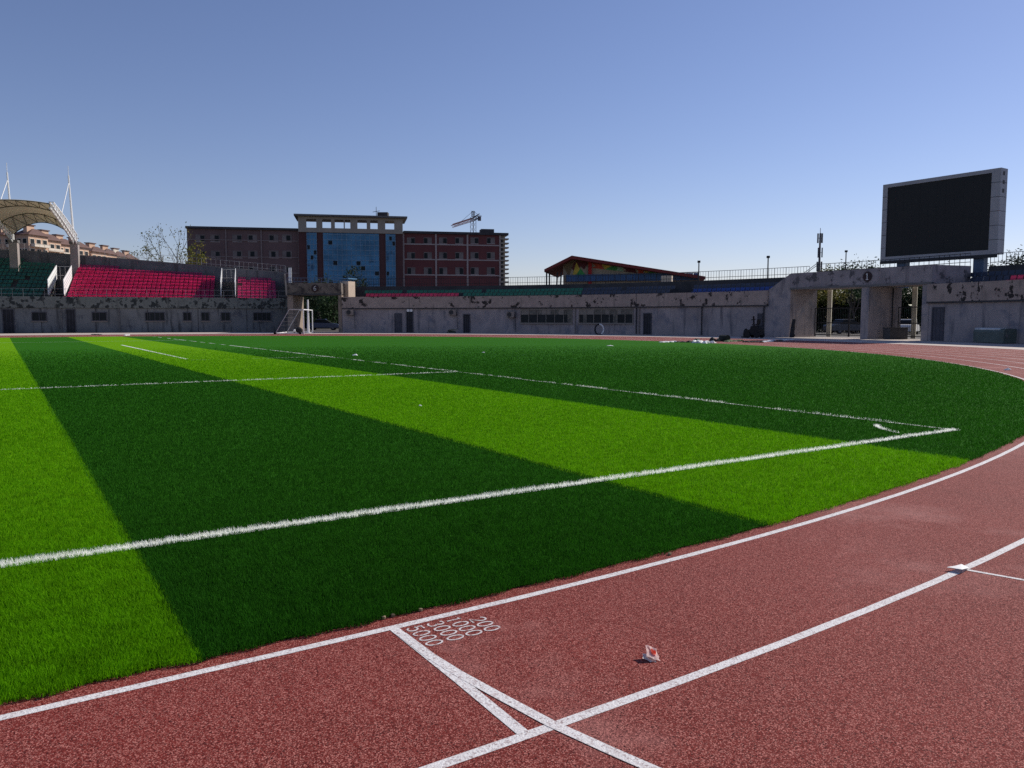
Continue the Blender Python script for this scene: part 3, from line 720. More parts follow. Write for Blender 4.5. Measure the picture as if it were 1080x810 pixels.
for py in (253.8, 271.4, 288): g.obox(bp(bx(200), .12, bh(py, 250)), BD * (bx(316) - bx(200)), -BO * .15, ZZ * .22, BR if py < 0 else mk('dull_trim', (.22, .165, .155)))
for px in (240, 277, 316): g.obox(bp(bx(px), .2, 0), BD * .3, -BO * .2, ZZ * HLW, mk('dull_trim', (.22, .165, .155)))
for px in (425.5, 459.5, 492.5, 526.5): g.obox(bp(bx(px), .2, 0), BD * .38, -BO * .2, ZZ * HR, TRIM)
g.build('string_course', rb)
def bwin(px0, px1, py0, py1, dark, wing):
    pm = (px0 + px1) / 2; z0, z1 = bh(py1, pm), bh(py0, pm); s0, s1 = bx(px0), bx(px1)
    g = MB(); t = .14
    g.obox(bp(s0, .10, z0), BD * (s1 - s0), -BO * .2, ZZ * t, TRIM); g.obox(bp(s0, .10, z1 - t), BD * (s1 - s0), -BO * .2, ZZ * t, CURT)
    g.obox(bp(s0, .06, z0 + t), BD * (s1 - s0), -BO * .2, ZZ * (z1 - z0 - 2 * t), CURT)
    w = g.build('window', rb)
    d0 = s0 + (s1 - s0) * dark; g = MB(); g.obox(bp(d0, .10, z0 + t + .05), BD * ((s1 - s0) * .42), -BO * .04, ZZ * (z1 - z0 - 2 * t - .1), PANE); g.build('pane', w)
for px, dk in ((210.5, .52), (226, .52), (249, .52), (265, .1), (287, .10), (301, .45)):
    for r_, (a, b) in enumerate(((247.5, 255.5), (264.5, 272.5), (281, 289))):
        bwin(px - 1.5, px + 8.5, a, b, dk if (px + r_) % 2 else .2 + dk * .5, 0)
for i, px in enumerate((430, 447.5, 463.5, 480.5, 496.5, 513.5)):
    for r_, (a, b) in enumerate(((250.5, 257.5), (266, 273.5), (282, 290))):
        bwin(px, px + 8.5, a, b, (.54, .05)[(i + r_ // 2) % 2], 1)
# balcony ledges on the far end
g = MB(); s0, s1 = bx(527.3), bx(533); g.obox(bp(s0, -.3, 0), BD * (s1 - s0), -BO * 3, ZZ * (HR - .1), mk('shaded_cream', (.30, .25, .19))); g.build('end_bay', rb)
for k in range(15):
    z = HR - 1.0 - 1.02 * k; g = MB(); g.obox(bp(s0 - .1, .35, z), BD * (s1 - s0 + .9), -BO * 2.4, ZZ * .30, STONE); g.obox(bp(s0 + .25, .05, z - .5), BD * .5, -BO * .4, ZZ * .45, DSTEEL); g.build('balcony', rb)
# centre block
HC = bh(229.8, 371); zb1, zb0 = bh(241.6, 371), bh(246.2, 371); zo = bh(232.6, 371)
C0, C1 = bx(316.6, 1.2), bx(425.8, 1.2); pxs = lambda zx: 300 + zx / 5.064
slab('centre_wall', C0, C1, .9, 10, 0, zb0, mk('dark_brown_red_cladding', (.092, .038, .037), var=.12, scale=.4))
g = MB(); g.obox(bp(C0, 1.2, zb0), BD * (C1 - C0), -BO * 10, ZZ * (zb1 - zb0), STONE)
g.obox(bp(C0, 1.2, zo), BD * (C1 - C0), -BO * 1.0, ZZ * (HC - zo), STONE)
ops = [(127, 180), (212, 258), (278, 325), (331, 360), (398, 447), (466, 505), (545, 593)]; cur = C0
for a, b in ops + [(None, None)]:
    e = bx(pxs(a), 1.2) if a else C1
    g.obox(bp(cur, 1.2, zb1), BD * (e - cur), -BO * .9, ZZ * (zo - zb1), STONE)
    if a: cur = bx(pxs(b), 1.2)
g.build('crown_frame', rb)
slab('roof', bx(312.5, 1.2), bx(430.5, 1.2), 2.2, 11.5, HC + .004, HC + .38, CONC)
for a, b in ((128, 180), (215, 510), (547, 597)):
    s0, s1 = bx(pxs(a), 1.2), bx(pxs(b), 1.2); g = MB(); g.obox(bp(s0, 1.05, 0), BD * (s1 - s0), -BO * .3, ZZ * (zb0 - .1), BGL); gl = g.build('curtain_wall', rb)
    g = MB(); n = max(3, round((s1 - s0) / 1.05))
    for i in range(n + 1): g.obox(bp(s0 + (s1 - s0) * i / n - .04, 1.12, 0), BD * .08, -BO * .09, ZZ * (zb0 - .1), MUL)
    for k in range(14):
        z = zb0 - .5 - 1.15 * k; g.obox(bp(s0, 1.13, z), BD * (s1 - s0), -BO * .09, ZZ * .09, MUL)
    g.build('mullions', gl)
    for _ in range(3 if b - a < 100 else 8):
        g = MB(); i = random.randrange(n); k = random.randrange(1, 13); g.obox(bp(s0 + (s1 - s0) * i / n + .08, 1.08, zb0 - .5 - 1.15 * k), BD * ((s1 - s0) / n - .16), -BO * .05, ZZ * 1.0, PANE)
        g.build('open_casement', gl)
g = MB(); q = bp(bx(398.5), -1, HC); g.tube(q, q + ZZ * 2.8, .09, DSTEEL, r1=.05); g.tube(q + ZZ * 1.6 - BD * .8, q + ZZ * 1.9 + BD * .8, .06, DSTEEL); g.box(q + Vector((1.6, 0, 1.0)), (2.4, 2, .9), DCONC); g.build('antenna', rb)
g = MB(); q = bp(bx(512), -6, HR + .5); g.obox(q, BD * 3.2, -BO * 3, ZZ * 1.6, DCONC); g.build('roof_housing', rb)

# mural pavilion
PY = 100.0
pv = thing('mural_pavilion', 'low maroon roofed pavilion with coloured triangle mural and blue balustrade', 'pavilion', at(655, 300, PY))
pt = lambda px, py, y=PY: at(px, py, y)
MAR = mk('maroon_roof', (.20, .035, .03), var=.15)
g = MB(); th = .35
e0, e1, e2 = pt(574, 284), pt(603, 269.5), pt(744, 291.5)
g.prism([e0, e1, e2, e2 + Vector((0, 0, -th)), e1 + Vector((0, 0, -th - .05)), e0 + Vector((0, 0, -th))], (2.5, 14, 0), MAR); g.build('roof', pv)
wy = PY + 2.2
wp = lambda px, py: at(px, py, wy)
PCREAM = mk('pavilion_cream', (.40, .33, .25), var=.12)
g = MB()
pl = [wp(597, 300), wp(738, 300), wp(738, 293), wp(612, 272)]
pl = [Vector((p.x, wy, p.z)) for p in (wp(594, 305), wp(738, 305), wp(738, 292.5), wp(604, 273.5), wp(594, 278))]
g.prism(pl, (1.5, 10, 0), PCREAM); g.build('wall', pv)
cols = {'r': mk('mural_red', (.55, .09, .05)), 'y': mk('mural_yellow', (.62, .45, .08)), 'g': mk('mural_green', (.07, .32, .09)), 'l': mk('mural_pale_green', (.30, .48, .32)), 'm': mk('mural_maroon', (.13, .035, .04)), 'b': mk('mural_brown', (.20, .14, .08)), 't': mk('mural_teal', (.07, .18, .20))}
edge = lambda px: 273.6 + (px - 604) * .135
low = lambda px: 282.5 + (px - 624) * .115
tri = [('r', 624, 634, 631, 0), ('r', 624, 637, 634, 1), ('y', 634, 646, 638, 0), ('g', 637, 656, 648, 1), ('l', 648, 658, 655, 0), ('l', 650, 658, 653, 1), ('m', 655, 672, 664, 0), ('m', 657, 672, 668, 1), ('r', 671, 681, 675, 0), ('r', 672, 680, 676, 1), ('y', 678, 684, 682, 0), ('g', 681, 691, 688, 1), ('t', 686, 694, 690, 1), ('l', 688, 700, 692, 0), ('m', 697, 712, 705, 0), ('r', 702, 711, 706, 1), ('y', 710, 717, 713, 0), ('t', 716, 734, 724, 0)]
g = MB()
for i, (c, a, b, m, up) in enumerate(tri):
    yy = wy - .02 - .012 * (i % 3)
    if up: P = [(a, low(a)), (b, low(b)), (m, edge(m) + .6)]
    else: P = [(a, edge(a) + .4), (b, edge(b) + .4), (m, low(m))]
    P = [at(x, min(y, 292.0), yy) for x, y in P]; g.prism([Vector((p.x, yy, p.z)) for p in P], (0, .01, 0), cols[c])
for i, (c, P) in enumerate((('m', ((596, 277.5), (620, 275.5), (606, 286))), ('b', ((594, 280), (606, 274.5), (600, 292))), ('y', ((604, 290), (614, 290), (608, 276))), ('g', ((606, 293), (620, 293), (612, 283))), ('m', ((606, 275), (621, 277), (616, 284))))):
    yy = wy - .06 - .012 * i; g.prism([Vector((at(x, y, yy).x, yy, at(x, y, yy).z)) for x, y in P], (0, .01, 0), cols[c])
g.build('mural', pv)
for px in (576.5, 579.5, 585, 589):
    a = at(px, 285, PY + 1); g = MB(); g.tube((a.x, a.y, 0), (a.x + (.35 if px > 582 else 0), a.y, a.z - .25), .10, DSTEEL); g.build('column', pv)
a = at(622.3, 274, wy - .3); g = MB(); g.box((a.x, a.y, a.z / 2), (.42, .3, a.z), mk('red_pillar', (.42, .03, .03)), 0); g.build('column', pv)
g = MB()
for i in range(22):
    px = 597 + i * 6.4; y0, y1 = 290.5 - .02 * (px - 597), 296.8 - .01 * (px - 597)
    a, b = at(px, y1, wy - .8), at(px + 6.0, y0, wy - .8); g.obox((a.x, wy - .8, a.z), (b.x - a.x, 0, 0), (0, .05, 0), (0, 0, b.z - a.z), mk('blue_balustrade', (.04, .10, .22), rough=.5, var=.25, scale=.6))
    g.box(((a.x + b.x) / 2, wy - .8, b.z + .05), (b.x - a.x + .1, .08, .06), BLUESTEEL)
g.build('balustrade', pv)
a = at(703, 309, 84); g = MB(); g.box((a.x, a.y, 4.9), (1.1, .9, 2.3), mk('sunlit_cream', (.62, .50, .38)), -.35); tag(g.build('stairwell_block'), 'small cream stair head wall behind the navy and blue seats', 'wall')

# tower crane
cb = Vector((lat(499.5, 300), 300, 0)); cr = thing('tower_crane', 'grey tower crane rising behind the roof of the red building', 'crane', cb)
CRM = mk('crane_paint', (.10, .09, .10), rough=.6)
def lattice(g, p0, p1, w, m, n, r=.09):
    p0, p1 = Vector(p0), Vector(p1); d = (p1 - p0).normalized(); u = d.orthogonal().normalized(); v = d.cross(u)
    cs = [(u + v) * w / 2, (u - v) * w / 2, (-u - v) * w / 2, (v - u) * w / 2]
    for c in cs: g.tube(p0 + c, p1 + c, r, m, n=4)
    for i in range(n):
        a, b = p0.lerp(p1, i / n), p0.lerp(p1, (i + 1) / n)
        for j in range(4): g.tube(a + cs[j], b + cs[(j + 1) % 4], r * .7, m, n=4)
hm = hgt(229, 300)
g = MB(); lattice(g, cb, cb + Vector((0, 0, hm)), 1.5, CRM, 22, .09); g.build('mast', cr)
g = MB(); lattice(g, cb + Vector((0, 0, hm)), cb + Vector((0, 0, hgt(222.5, 300))), .8, CRM, 3, .12); g.build('apex', cr)
j0 = cb + Vector((0, 0, hm - .8)); j1 = Vector((lat(478, 326), 326, hgt(238.2, 326)))
g = MB(); lattice(g, j0, j1, 1.0, mk('crane_jib_paint', (.42, .24, .22)), 16, .11); g.build('jib', cr)
j2 = Vector((lat(506, 293), 293, hgt(227.6, 293))); g = MB(); lattice(g, j0, j2, 1.1, CRM, 5, .12); g.box(j2 + Vector((0, 0, -1.0)), (1.2, 1.4, 1.5), CRM); g.build('counter_jib', cr)
g = MB(); tp = cb + Vector((0, 0, hgt(222.5, 300))); g.tube(tp, j0.lerp(j1, .7), .06, CRM, n=4); g.tube(tp, j2, .06, CRM, n=4); g.build('tie_cable', cr)

# telecom mast and thin posts
p = Vector((lat(862.3, 150), 150, 0)); tm = thing('telecom_mast', 'grey telecom mast with antenna panels beyond the numbered gate bridge', 'mast', p)
zt_ = hgt(246, 150); g = MB(); g.tube(p, p + Vector((0, 0, zt_)), .28, CRM, r1=.16); g.tube(p + Vector((0, 0, zt_)), p + Vector((0, 0, hgt(240.5, 150))), .05, CRM); g.build('pole', tm)
for z in (zt_ - .9, zt_ - 3.6, zt_ - 6.2):
    g = MB()
    for k in range(3):
        t = k * 2.09 + .4 + z; g.box((p.x + .42 * math.cos(t), p.y + .42 * math.sin(t), z), (.22, .22, 1.8), CRM, t); g.tube((p.x, p.y, z), (p.x + .42 * math.cos(t), p.y + .42 * math.sin(t), z), .05, CRM, n=4)
    g.build('antenna', tm)
def thin_post(px, py, Y, label):
    p = Vector((lat(px, Y), Y, 0)); t = thing('camera_post', label, 'post', p, 'thin posts behind the railings'); zt_ = hgt(py, Y)
    g = MB(); g.tube(p, p + Vector((0, 0, zt_)), .085, DSTEEL, r1=.06); g.build('pole', t)
    g = MB(); g.box((p.x, p.y, zt_), (.26, .26, .22), DSTEEL); g.build('camera', t)
thin_post(736, 276, 84, 'thin dark post where the pavilion roof meets the railing')
thin_post(808.5, 271, 79, 'thin dark post above the blue seats near the ramp')
thin_post(890, 265, 95, 'thin dark post between the telecom mast and the big screen')

# residential blocks beyond the canopy
PEACH = mk('peach_render', (.52, .34, .24), var=.1, scale=.3); RCREAM = mk('pale_cream_render', (.66, .58, .48), var=.08, scale=.3); RB = mk('brown_roof_tiles', (.13, .075, .065), var=.2)
def house(px0, px1, ytop, Y, label, dep=8, wallm=PEACH):
    rz = -.16; x0, x1 = lat(px0, Y), lat(px1, Y); w = (x1 - x0) * .80; H = hgt(ytop, Y) - 2.2; c = Vector(((x0 + x1) / 2, Y + dep / 2, 0))
    t = thing('apartment_house', label, 'building', (c.x, c.y, 0), 'peach apartment houses beyond the grandstand')
    ca, sa = math.cos(rz), math.sin(rz); lc = lambda x, y, z: Vector((c.x + x * ca - y * sa, c.y + x * sa + y * ca, z))
    g = MB(); g.box((c.x, c.y, H / 2), (w, dep, H), wallm, rz); g.build('wall', t)
    g = MB(); e = .7; a = [lc(-w / 2 - e, -dep / 2 - e, H), lc(w / 2 + e, -dep / 2 - e, H), lc(w / 2 + e, dep / 2 + e, H), lc(-w / 2 - e, dep / 2 + e, H)]
    b = [lc(-w * .28, -dep * .12, H + 2.0), lc(w * .28, -dep * .12, H + 2.0), lc(w * .28, dep * .12, H + 2.0), lc(-w * .28, dep * .12, H + 2.0)]
    a = [p + Vector((0, 0, .004)) for p in a]
    g.add(a + b, [(0, 3, 2, 1), (4, 5, 6, 7), (0, 1, 5, 4), (1, 2, 6, 5), (2, 3, 7, 6), (3, 0, 4, 7)], RB); rf = g.build('roof', t)
    g = MB(); q = lc(w * .1, -dep * .2, H + 1.7); g.box(q, (w * .28, 3, 2.4), wallm, rz); g.box(q + Vector((0, 0, 1.35)), (w * .28 + .6, 3.6, .3), RB, rz); g.build('dormer', rf)
    nfl = max(2, int(H / 3.0))
    for f in range(max(0, nfl - 4), nfl):
        z = H - 1.9 - (nfl - 1 - f) * 3.0
        for sx in ([-.30, .0, .30] if w > 9 else [-.22, .22]):
            g = MB(); g.box(lc(w * sx, -dep / 2 - .03, z), (1.5, .14, 1.6), RCREAM, rz); wn = g.build('window', t)
            g = MB(); g.box(lc(w * sx, -dep / 2 - .08, z), (1.25, .10, 1.35), PANE, rz); g.build('pane', wn)
        for sy in (-.32, 0., .32):
            g = MB(); g.box(lc(w / 2 + .03, dep * sy, z), (.14, 1.9, 1.7), RCREAM, rz); wn = g.build('window', t)
            g = MB(); g.box(lc(w / 2 + .09, dep * sy, z), (.08, 1.6, 1.4), PANE, rz); g.build('pane', wn)
        g = MB(); g.box(lc(w / 2 + .75, 0, z - 1.15), (1.4, dep * .8, .9), RCREAM, rz); g.build('balcony', t)
house(-34, -8, 236, 235, 'peach apartment house at the picture edge behind the canopy column')
house(-9, 13, 240, 238, 'peach apartment house beside the canopy column at the picture edge')
house(20, 39, 239.5, 240, 'brown roofed peach apartment house under the canopy arch beside the left column')
house(38, 53, 245, 250, 'peach apartment house with dormer in the middle of the canopy arch')
house(52, 69, 250, 258, 'peach apartment house under the canopy arch nearest the end column')
house(68, 84, 253, 268, 'peach apartment house half hidden behind the end canopy column')
house(84, 104, 258.5, 278, 'low brown roofed house just past the end canopy column')
house(103, 116, 261, 290, 'small peach house between the end canopy column and the bare tree', dep=7)
house(115, 127, 264, 300, 'second smallest peach house before the bare tree', dep=7, wallm=RCREAM)
house(126, 138, 266.5, 312, 'smallest pale house nearest the bare tree', dep=7)

# ------------------------------------------------------------------ trees
BARK = mk('bark', (.10, .08, .065), var=.25, scale=3)
LEAF = {'y': [mk('leaf_yellow', (.24, .20, .035), var=.3, scale=.6, trans=.4), mk('leaf_olive', (.14, .15, .03), var=.3, scale=.6, trans=.4)],
        'g': [mk('leaf_green', (.035, .075, .02), var=.3, scale=.6, trans=.35), mk('leaf_dark_green', (.02, .045, .015), var=.3, scale=.6, trans=.3)],
        'd': [mk('leaf_deep', (.018, .035, .016), var=.3, scale=.6, trans=.25), mk('leaf_dark_green', (.02, .045, .015))]}
def tree(px, Y, H, rad, kind, label, nleaf=1500, ls_=.28, bare=False, crown0=.3, name='tree'):
    b = Vector((lat(px, Y), Y, -.02)); t = thing(name, label, 'tree', b, 'trees standing outside the stadium')
    g = MB(); tips = []
    def limb(p, d, L, r, lev):
        q = p
        for k in range(3):
            d2 = (d + Vector((random.gauss(0, .12), random.gauss(0, .12), random.gauss(0, .06)))).normalized(); q2 = q + d2 * L / 3
            g.tube(q, q2, r * (1 - k * .2), BARK, r1=r * (1 - (k + 1) * .2), n=5, cap=False); q = q2; d = d2
            if lev >= 2: tips.append(q)
        if lev < (4 if bare else 3):
            for _ in range(3 if lev else 5):
                dd = (d * .9 + Vector((random.gauss(0, lat_), random.gauss(0, lat_), random.uniform(-.05, .5)))).normalized(); limb(q if random.random() < .6 else p.lerp(q, .7), dd, L * random.uniform(.55, .75), r * .5, lev + 1)
    lat_ = .25 if bare else min(.5, rad / H * 1.1); limb(b, Vector((0, 0, 1)), H * (.40 if bare else .30), H * .013 + .04, 0); g.build('trunk', t, fix=False)
    h = MB(); cz = b.z + H * (crown0 + (1 - crown0) * .5); n = nleaf; m2 = LEAF[kind]
    cl = []
    for _ in range(34 if not bare else 26):
        v = Vector((random.gauss(0, 1), random.gauss(0, 1), random.gauss(0, 1))).normalized() * random.random() ** .4
        cl.append((Vector((b.x + v.x * rad * .85, b.y + v.y * rad * .85, cz + v.z * H * (1 - crown0) * .44)), rad * random.uniform(.22, .42), random.random() < .5))
    if bare: cl = [(q, .75, random.random() < .5) for q in tips]
    for i in range(n):
        c, r, dk = random.choice(cl); p = c + Vector((random.gauss(0, .5), random.gauss(0, .5), random.gauss(0, .45))) * r
        u = Vector((random.gauss(0, 1), random.gauss(0, 1), random.gauss(0, 1))).normalized(); w = u.orthogonal().normalized(); s = ls_ * random.uniform(.6, 1.3)
        h.add([p, p + u * s * .5 + w * s * .3, p + u * s, p + u * s * .5 - w * s * .3], [(0, 1, 2, 3)], m2[1 if (dk and random.random() < .8) or random.random() < .2 else 0])
    h.build('crown', t, fix=False)
tree(194, 130, 16.8, 3.4, 'y', 'nearly bare tree standing against the sky beside the red building', nleaf=650, ls_=.28, bare=True, crown0=.35)
tree(209, 138, 15.6, 2.1, 'y', 'thin yellowing tree in front of the red building corner', nleaf=1100, ls_=.42, crown0=.35)
tree(375, 160, 13.0, 2.6, 'd', 'dark thin tree in front of the blue glass facade', nleaf=700, ls_=.40, crown0=.4)
tree(872, 92, 7.6, 2.6, 'y', 'yellow green tree seen through the wide gate opening', nleaf=3200, ls_=.30, crown0=.32)
tree(897, 98, 9.0, 3.6, 'g', 'dark green tree beside the yellow tree behind the wide gate', nleaf=4200, ls_=.34, crown0=.1)
tree(862, 108, 7.4, 4.0, 'd', 'dark bushy tree low behind the yellow tree', nleaf=3500, ls_=.36, crown0=.05)
tree(930, 104, 8.2, 4.2, 'd', 'dark tree hidden partly behind the concrete pier', nleaf=3500, ls_=.36, crown0=.08)
tree(962, 88, 7.0, 2.8, 'g', 'green tree seen through the narrow gate opening', nleaf=3200, ls_=.30, crown0=.12)
tree(990, 96, 7.6, 4.0, 'd', 'dark tree behind the grey door wall', nleaf=2500, ls_=.36, crown0=.08)
tree(903.5, 84, 7.35, 1.0, 'g', 'small treetop peeking above the bridge railing beside the screen', nleaf=900, ls_=.25, crown0=.4)
tree(1072, 72, 7.3, 2.6, 'd', 'dark tree behind the railing at the picture edge', nleaf=2600, ls_=.28, crown0=.3)
tree(1046, 74, 6.8, 2.0, 'd', 'dark bush top behind the railing beside the screen support', nleaf=1600, ls_=.28, crown0=.3)
tree(333, 118, 7.0, 3.2, 'd', 'dark tree seen through the gate numbered 6', nleaf=3000, ls_=.36, crown0=.06)
tree(352, 112, 6.6, 2.8, 'g', 'green tree nearest the edge of the gate numbered 6', nleaf=2600, ls_=.34, crown0=.06)
tree(343, 132, 8.0, 4.0, 'd', 'dark tree far behind the gate numbered 6', nleaf=2500, ls_=.42, crown0=.04)

def hedge(a0, a1, rad, h, label):
    c = pol((a0 + a1) / 2, rad); t = thing('hedge', label, 'hedge', c, 'hedges outside the gates'); g = MB(); L = abs(a1 - a0) * math.pi / 180 * rad
    for i in range(int(L * h * 330)):
        q = pol(a0 + (a1 - a0) * random.random(), rad + random.gauss(0, .5)); top = h * (.8 + .12 * math.sin(q.x * 2.1) + .1 * math.sin(q.x * 5.3 + q.y))
        p = Vector((q.x, q.y, random.random() ** .8 * top))
        u = Vector((random.gauss(0, 1), random.gauss(0, 1), random.gauss(0, 1))).normalized(); w = u.orthogonal().normalized(); s = random.uniform(.2, .42)
        g.add([p, p + u * s * .5 + w * s * .35, p + u * s, p + u * s * .5 - w * s * .35], [(0, 1, 2, 3)], LEAF['d' if random.random() < .75 else 'g'][random.random() < .5])
    g.build('foliage', t, fix=False)
    g = MB()
    for k in range(int(L / 1.2)): q = pol(a0 + (a1 - a0) * (k + .5) / int(L / 1.2), rad); g.tube(q, q + Vector((0, 0, h * .7)), .05, BARK, n=5)
    g.build('stems', t, fix=False)
hedge(ang(846, 84), ang(992, 84), 84, 5.4, 'tall dark hedge behind the parked cars outside the gate bridge marked 1')
hedge(ang(298, 92), ang(368, 92), 92, 4.4, 'tall dark hedge behind the dark blue car outside the gate marked 6')

# ------------------------------------------------------------------ things on the ground
# cars outside the gates
def car(px, Y, rz, paint, label):
    b = Vector((lat(px, Y), Y, -.02)); t = thing('parked_car', label, 'car', b, 'cars parked outside the gates')
    ca, sa = math.cos(rz), math.sin(rz); lc = lambda x, y, z: Vector((b.x + x * ca - y * sa, b.y + x * sa + y * ca, b.z + z))
    g = MB(); prof = [(-2.2, .35), (-2.2, .80), (-2.05, .95), (-1.35, 1.02), (1.25, .95), (2.05, .80), (2.2, .60), (2.2, .35)]
    g.prism([lc(x, -.86, z) for x, z in prof], lc(0, 1.72, 0) - lc(0, 0, 0), paint); g.build('body', t)
    g = MB(); pr = [(-1.35, 1.0), (-.85, 1.42), (.35, 1.45), (1.15, .98)]
    g.prism([lc(x, -.74, z) for x, z in pr], lc(0, 1.48, 0) - lc(0, 0, 0), PANE); cb_ = g.build('cabin', t)
    g = MB(); g.prism([lc(x, -.72, z) for x, z in ((-.9, 1.43), (-.8, 1.5), (.3, 1.52), (.42, 1.44))], lc(0, 1.44, 0) - lc(0, 0, 0), paint); g.build('roof', cb_)
    for x in (-1.35, 1.35):
        for y in (-.80, .62):
            g = MB(); g.tube(lc(x, y, .33), lc(x, y + .2, .33), .33, BLACK, n=16); w = g.build('wheel', t)
            g = MB(); g.tube(lc(x, y - .01, .33), lc(x, y + .21, .33), .19, STEEL, n=12); g.build('rim', w)
    for y in (-.6, .6): g = MB(); g.box(lc(2.19, y, .68), (.06, .34, .14), WHITE, rz); g.build('headlight', t)
car(893, 82, .25, mk('dark_silver_paint', (.10, .10, .11), rough=.3, spec=.6), 'dark silver car parked behind the wide barred gate')
car(958, 78, 1.0, mk('white_car_paint', (.62, .62, .62), rough=.3, spec=.6), 'white car parked behind the narrow barred gate')
car(341, 108, .1, mk('blue_car_paint', (.05, .08, .16), rough=.3, spec=.6), 'dark blue car parked behind the gate numbered 6')
# lamp beyond the narrow gate
p = Vector((lat(961.5, 84), 84, -.02)); t = thing('street_lamp', 'street lamp with flat bright head behind the narrow barred gate', 'lamp', p)
zl = hgt(322.5, 84); g = MB(); g.tube(p, p + Vector((0, 0, zl)), .05, DSTEEL); g.build('pole', t)
g = MB(); g.prism([p + Vector(v) for v in ((-.32, -.2, zl - .02), (.32, -.2, zl - .02), (.32, .2, zl + .12), (-.32, .2, zl + .12))], (.0, .01, .05), mk('cream_lamp_head', (.8, .75, .5))); g.build('lamp_head', t)

# football goal on the far track
gpN, gpF = Vector((-20.55, 78, 0)), Vector((-21.49, 85.2, 0)); dv = (gpF - gpN).normalized(); gpF = gpN + dv * 7.32; bk = Vector((-dv.y, dv.x, 0)); bk = bk if bk.x < 0 else -bk
go = thing('football_goal', 'white portable football goal standing sideways on the far track', 'goal', (gpN + gpF) / 2)
Z = Vector((0, 0, 1))
for p in (gpN, gpF): g = MB(); g.tube(p, p + Z * 2.44, .05, WHITE, n=10); g.build('post', go)
g = MB(); g.tube(gpN + Z * 2.44, gpF + Z * 2.44, .05, WHITE, n=10); g.build('crossbar', go)
for p in (gpN, gpF):
    g = MB(); g.pipe([p + Z * 2.44, p + Z * 2.44 + bk * 1.35, p + bk * 2.7 + Z * .12], .034, mk('dull_white_tube', (.5, .5, .5))); g.tube(p + bk * 2.7 + Z * .1, p + Z * .1, .045, WHITE); g.build('stay', go)
g = MB(); g.tube(gpN + bk * 2.7 + Z * .1, gpF + bk * 2.7 + Z * .1, .05, WHITE); g.build('ground_bar', go)
for p in (gpN, gpF):
    for k in (.35, 2.75): g = MB(); q = p + bk * k; g.tube(q - dv * .12 + Z * .13, q + dv * .12 + Z * .13, .13, BLACK, n=14); g.build('wheel', go)
NET = mk('goal_net_cord', (.16, .17, .18), var=.1)
g = MB()
for i in range(0, 13):
    a = gpN.lerp(gpF, i / 12); g.tube(a + Z * 2.42 + bk * 1.35, a + bk * 2.65 + Z * .1, .006, NET, n=3)
for j in range(0, 6):
    q = j / 6; o_ = bk * (1.35 + 1.3 * q) + Z * (2.42 - 2.3 * q); g.tube(gpN + o_, gpF + o_, .006, NET, n=3)
g.build('net', go)
p = Vector((lat(325, 84.5), 84.5, 0)); g = MB(); g.tube(p, p + Z * hgt(316, 84.5), .13, WHITE, r1=.08, n=10); g.tube(p, p + Z * .06, .3, WHITE, n=12)
tag(g.build('white_pole'), 'plain white pole taller than the goal, standing behind it', 'pole')
# bag with ball beside the goal
p = Vector((lat(315.5, 82), 82, 0)); g = MB()
def blob(g, c, r, m, n=10, seed=0, amp=.12):
    rnd = random.Random(seed); pts = []; fs = []; k = n
    for i in range(n + 1):
        for j in range(k):
            a, b = math.pi * i / n, 2 * math.pi * j / k; q = 1 + rnd.uniform(-amp, amp)
            pts.append((c[0] + r[0] * q * math.sin(a) * math.cos(b), c[1] + r[1] * q * math.sin(a) * math.sin(b), max(c[2] + r[2] * q * math.cos(a), .0)))
    for i in range(n):
        for j in range(k): fs.append((i * k + j, i * k + (j + 1) % k, (i + 1) * k + (j + 1) % k, (i + 1) * k + j))
    g.add(pts, fs, m)
blob(g, (p.x, p.y, .32), (.36, .3, .34), BLACK, seed=2); tag(g.build('equipment_bag'), 'black equipment bag slumped inside the white goal frame', 'bag')
g = MB(); blob(g, (p.x - .42, p.y - .35, .30), (.14, .14, .14), WHITE, amp=0, n=12); g.box((p.x - .42, p.y - .35, .08), (.2, .2, .16), BLACK); tag(g.build('training_ball', smooth=False), 'white ball on a dark stand beside the equipment bag', 'ball')

# grey cabinet below the bridge
p = pol(AX[916] - 1.2, 55.6); g = MB(); g.box((p.x, p.y, .42), (1.7, .7, .84), mk('dark_cabinet', (.05, .05, .055), rough=.6), A0 - .25); g.box((p.x, p.y, .86), (1.76, .76, .05), DSTEEL, A0 - .25)
tag(g.build('low_cabinet'), 'low dark cabinet standing against the concrete pier of the bridge', 'cabinet')
# green tarp covered crate at the right wall
ca_, cb2 = gnd(1025, 361.2), gnd(1057, 362.4); dd = (cb2 - ca_).normalized(); ww = (cb2 - ca_).length; nn_ = Vector((-dd.y, dd.x, 0))
tc = thing('covered_crate', 'dark green tarpaulin covered crate standing against the grey wall under the screen', 'crate', (ca_ + cb2) / 2)
g = MB(); TARP = mk('dark_green_tarpaulin', (.10, .125, .11), rough=.55, var=.2, scale=2, bump=.4, bscale=5)
hc = .92; prof = [(0, .03), (0, hc - .22), (.06, hc - .07), (.2, hc), (1.0, hc), (1.14, hc - .07), (1.2, hc - .22), (1.2, .03)]
secs = [(0.0, .86), (.05, .95), (.18, 1.0), (ww - .18, 1.0), (ww - .05, .95), (ww, .86)]
pts = []; k = len(prof)
for sx, f in secs:
    for d_, z in prof: pts.append(ca_ + dd * sx + nn_ * (.6 + (d_ - .6) * f) + Z * (z * (.92 + .08 * f)))
fs = [(i * k + j, i * k + (j + 1) % k, (i + 1) * k + (j + 1) % k, (i + 1) * k + j) for i in range(len(secs) - 1) for j in range(k)] + [list(range(k)), [(len(secs) - 1) * k + j for j in range(k)][::-1]]
g.add(pts, fs, TARP); g.build('tarpaulin', tc)
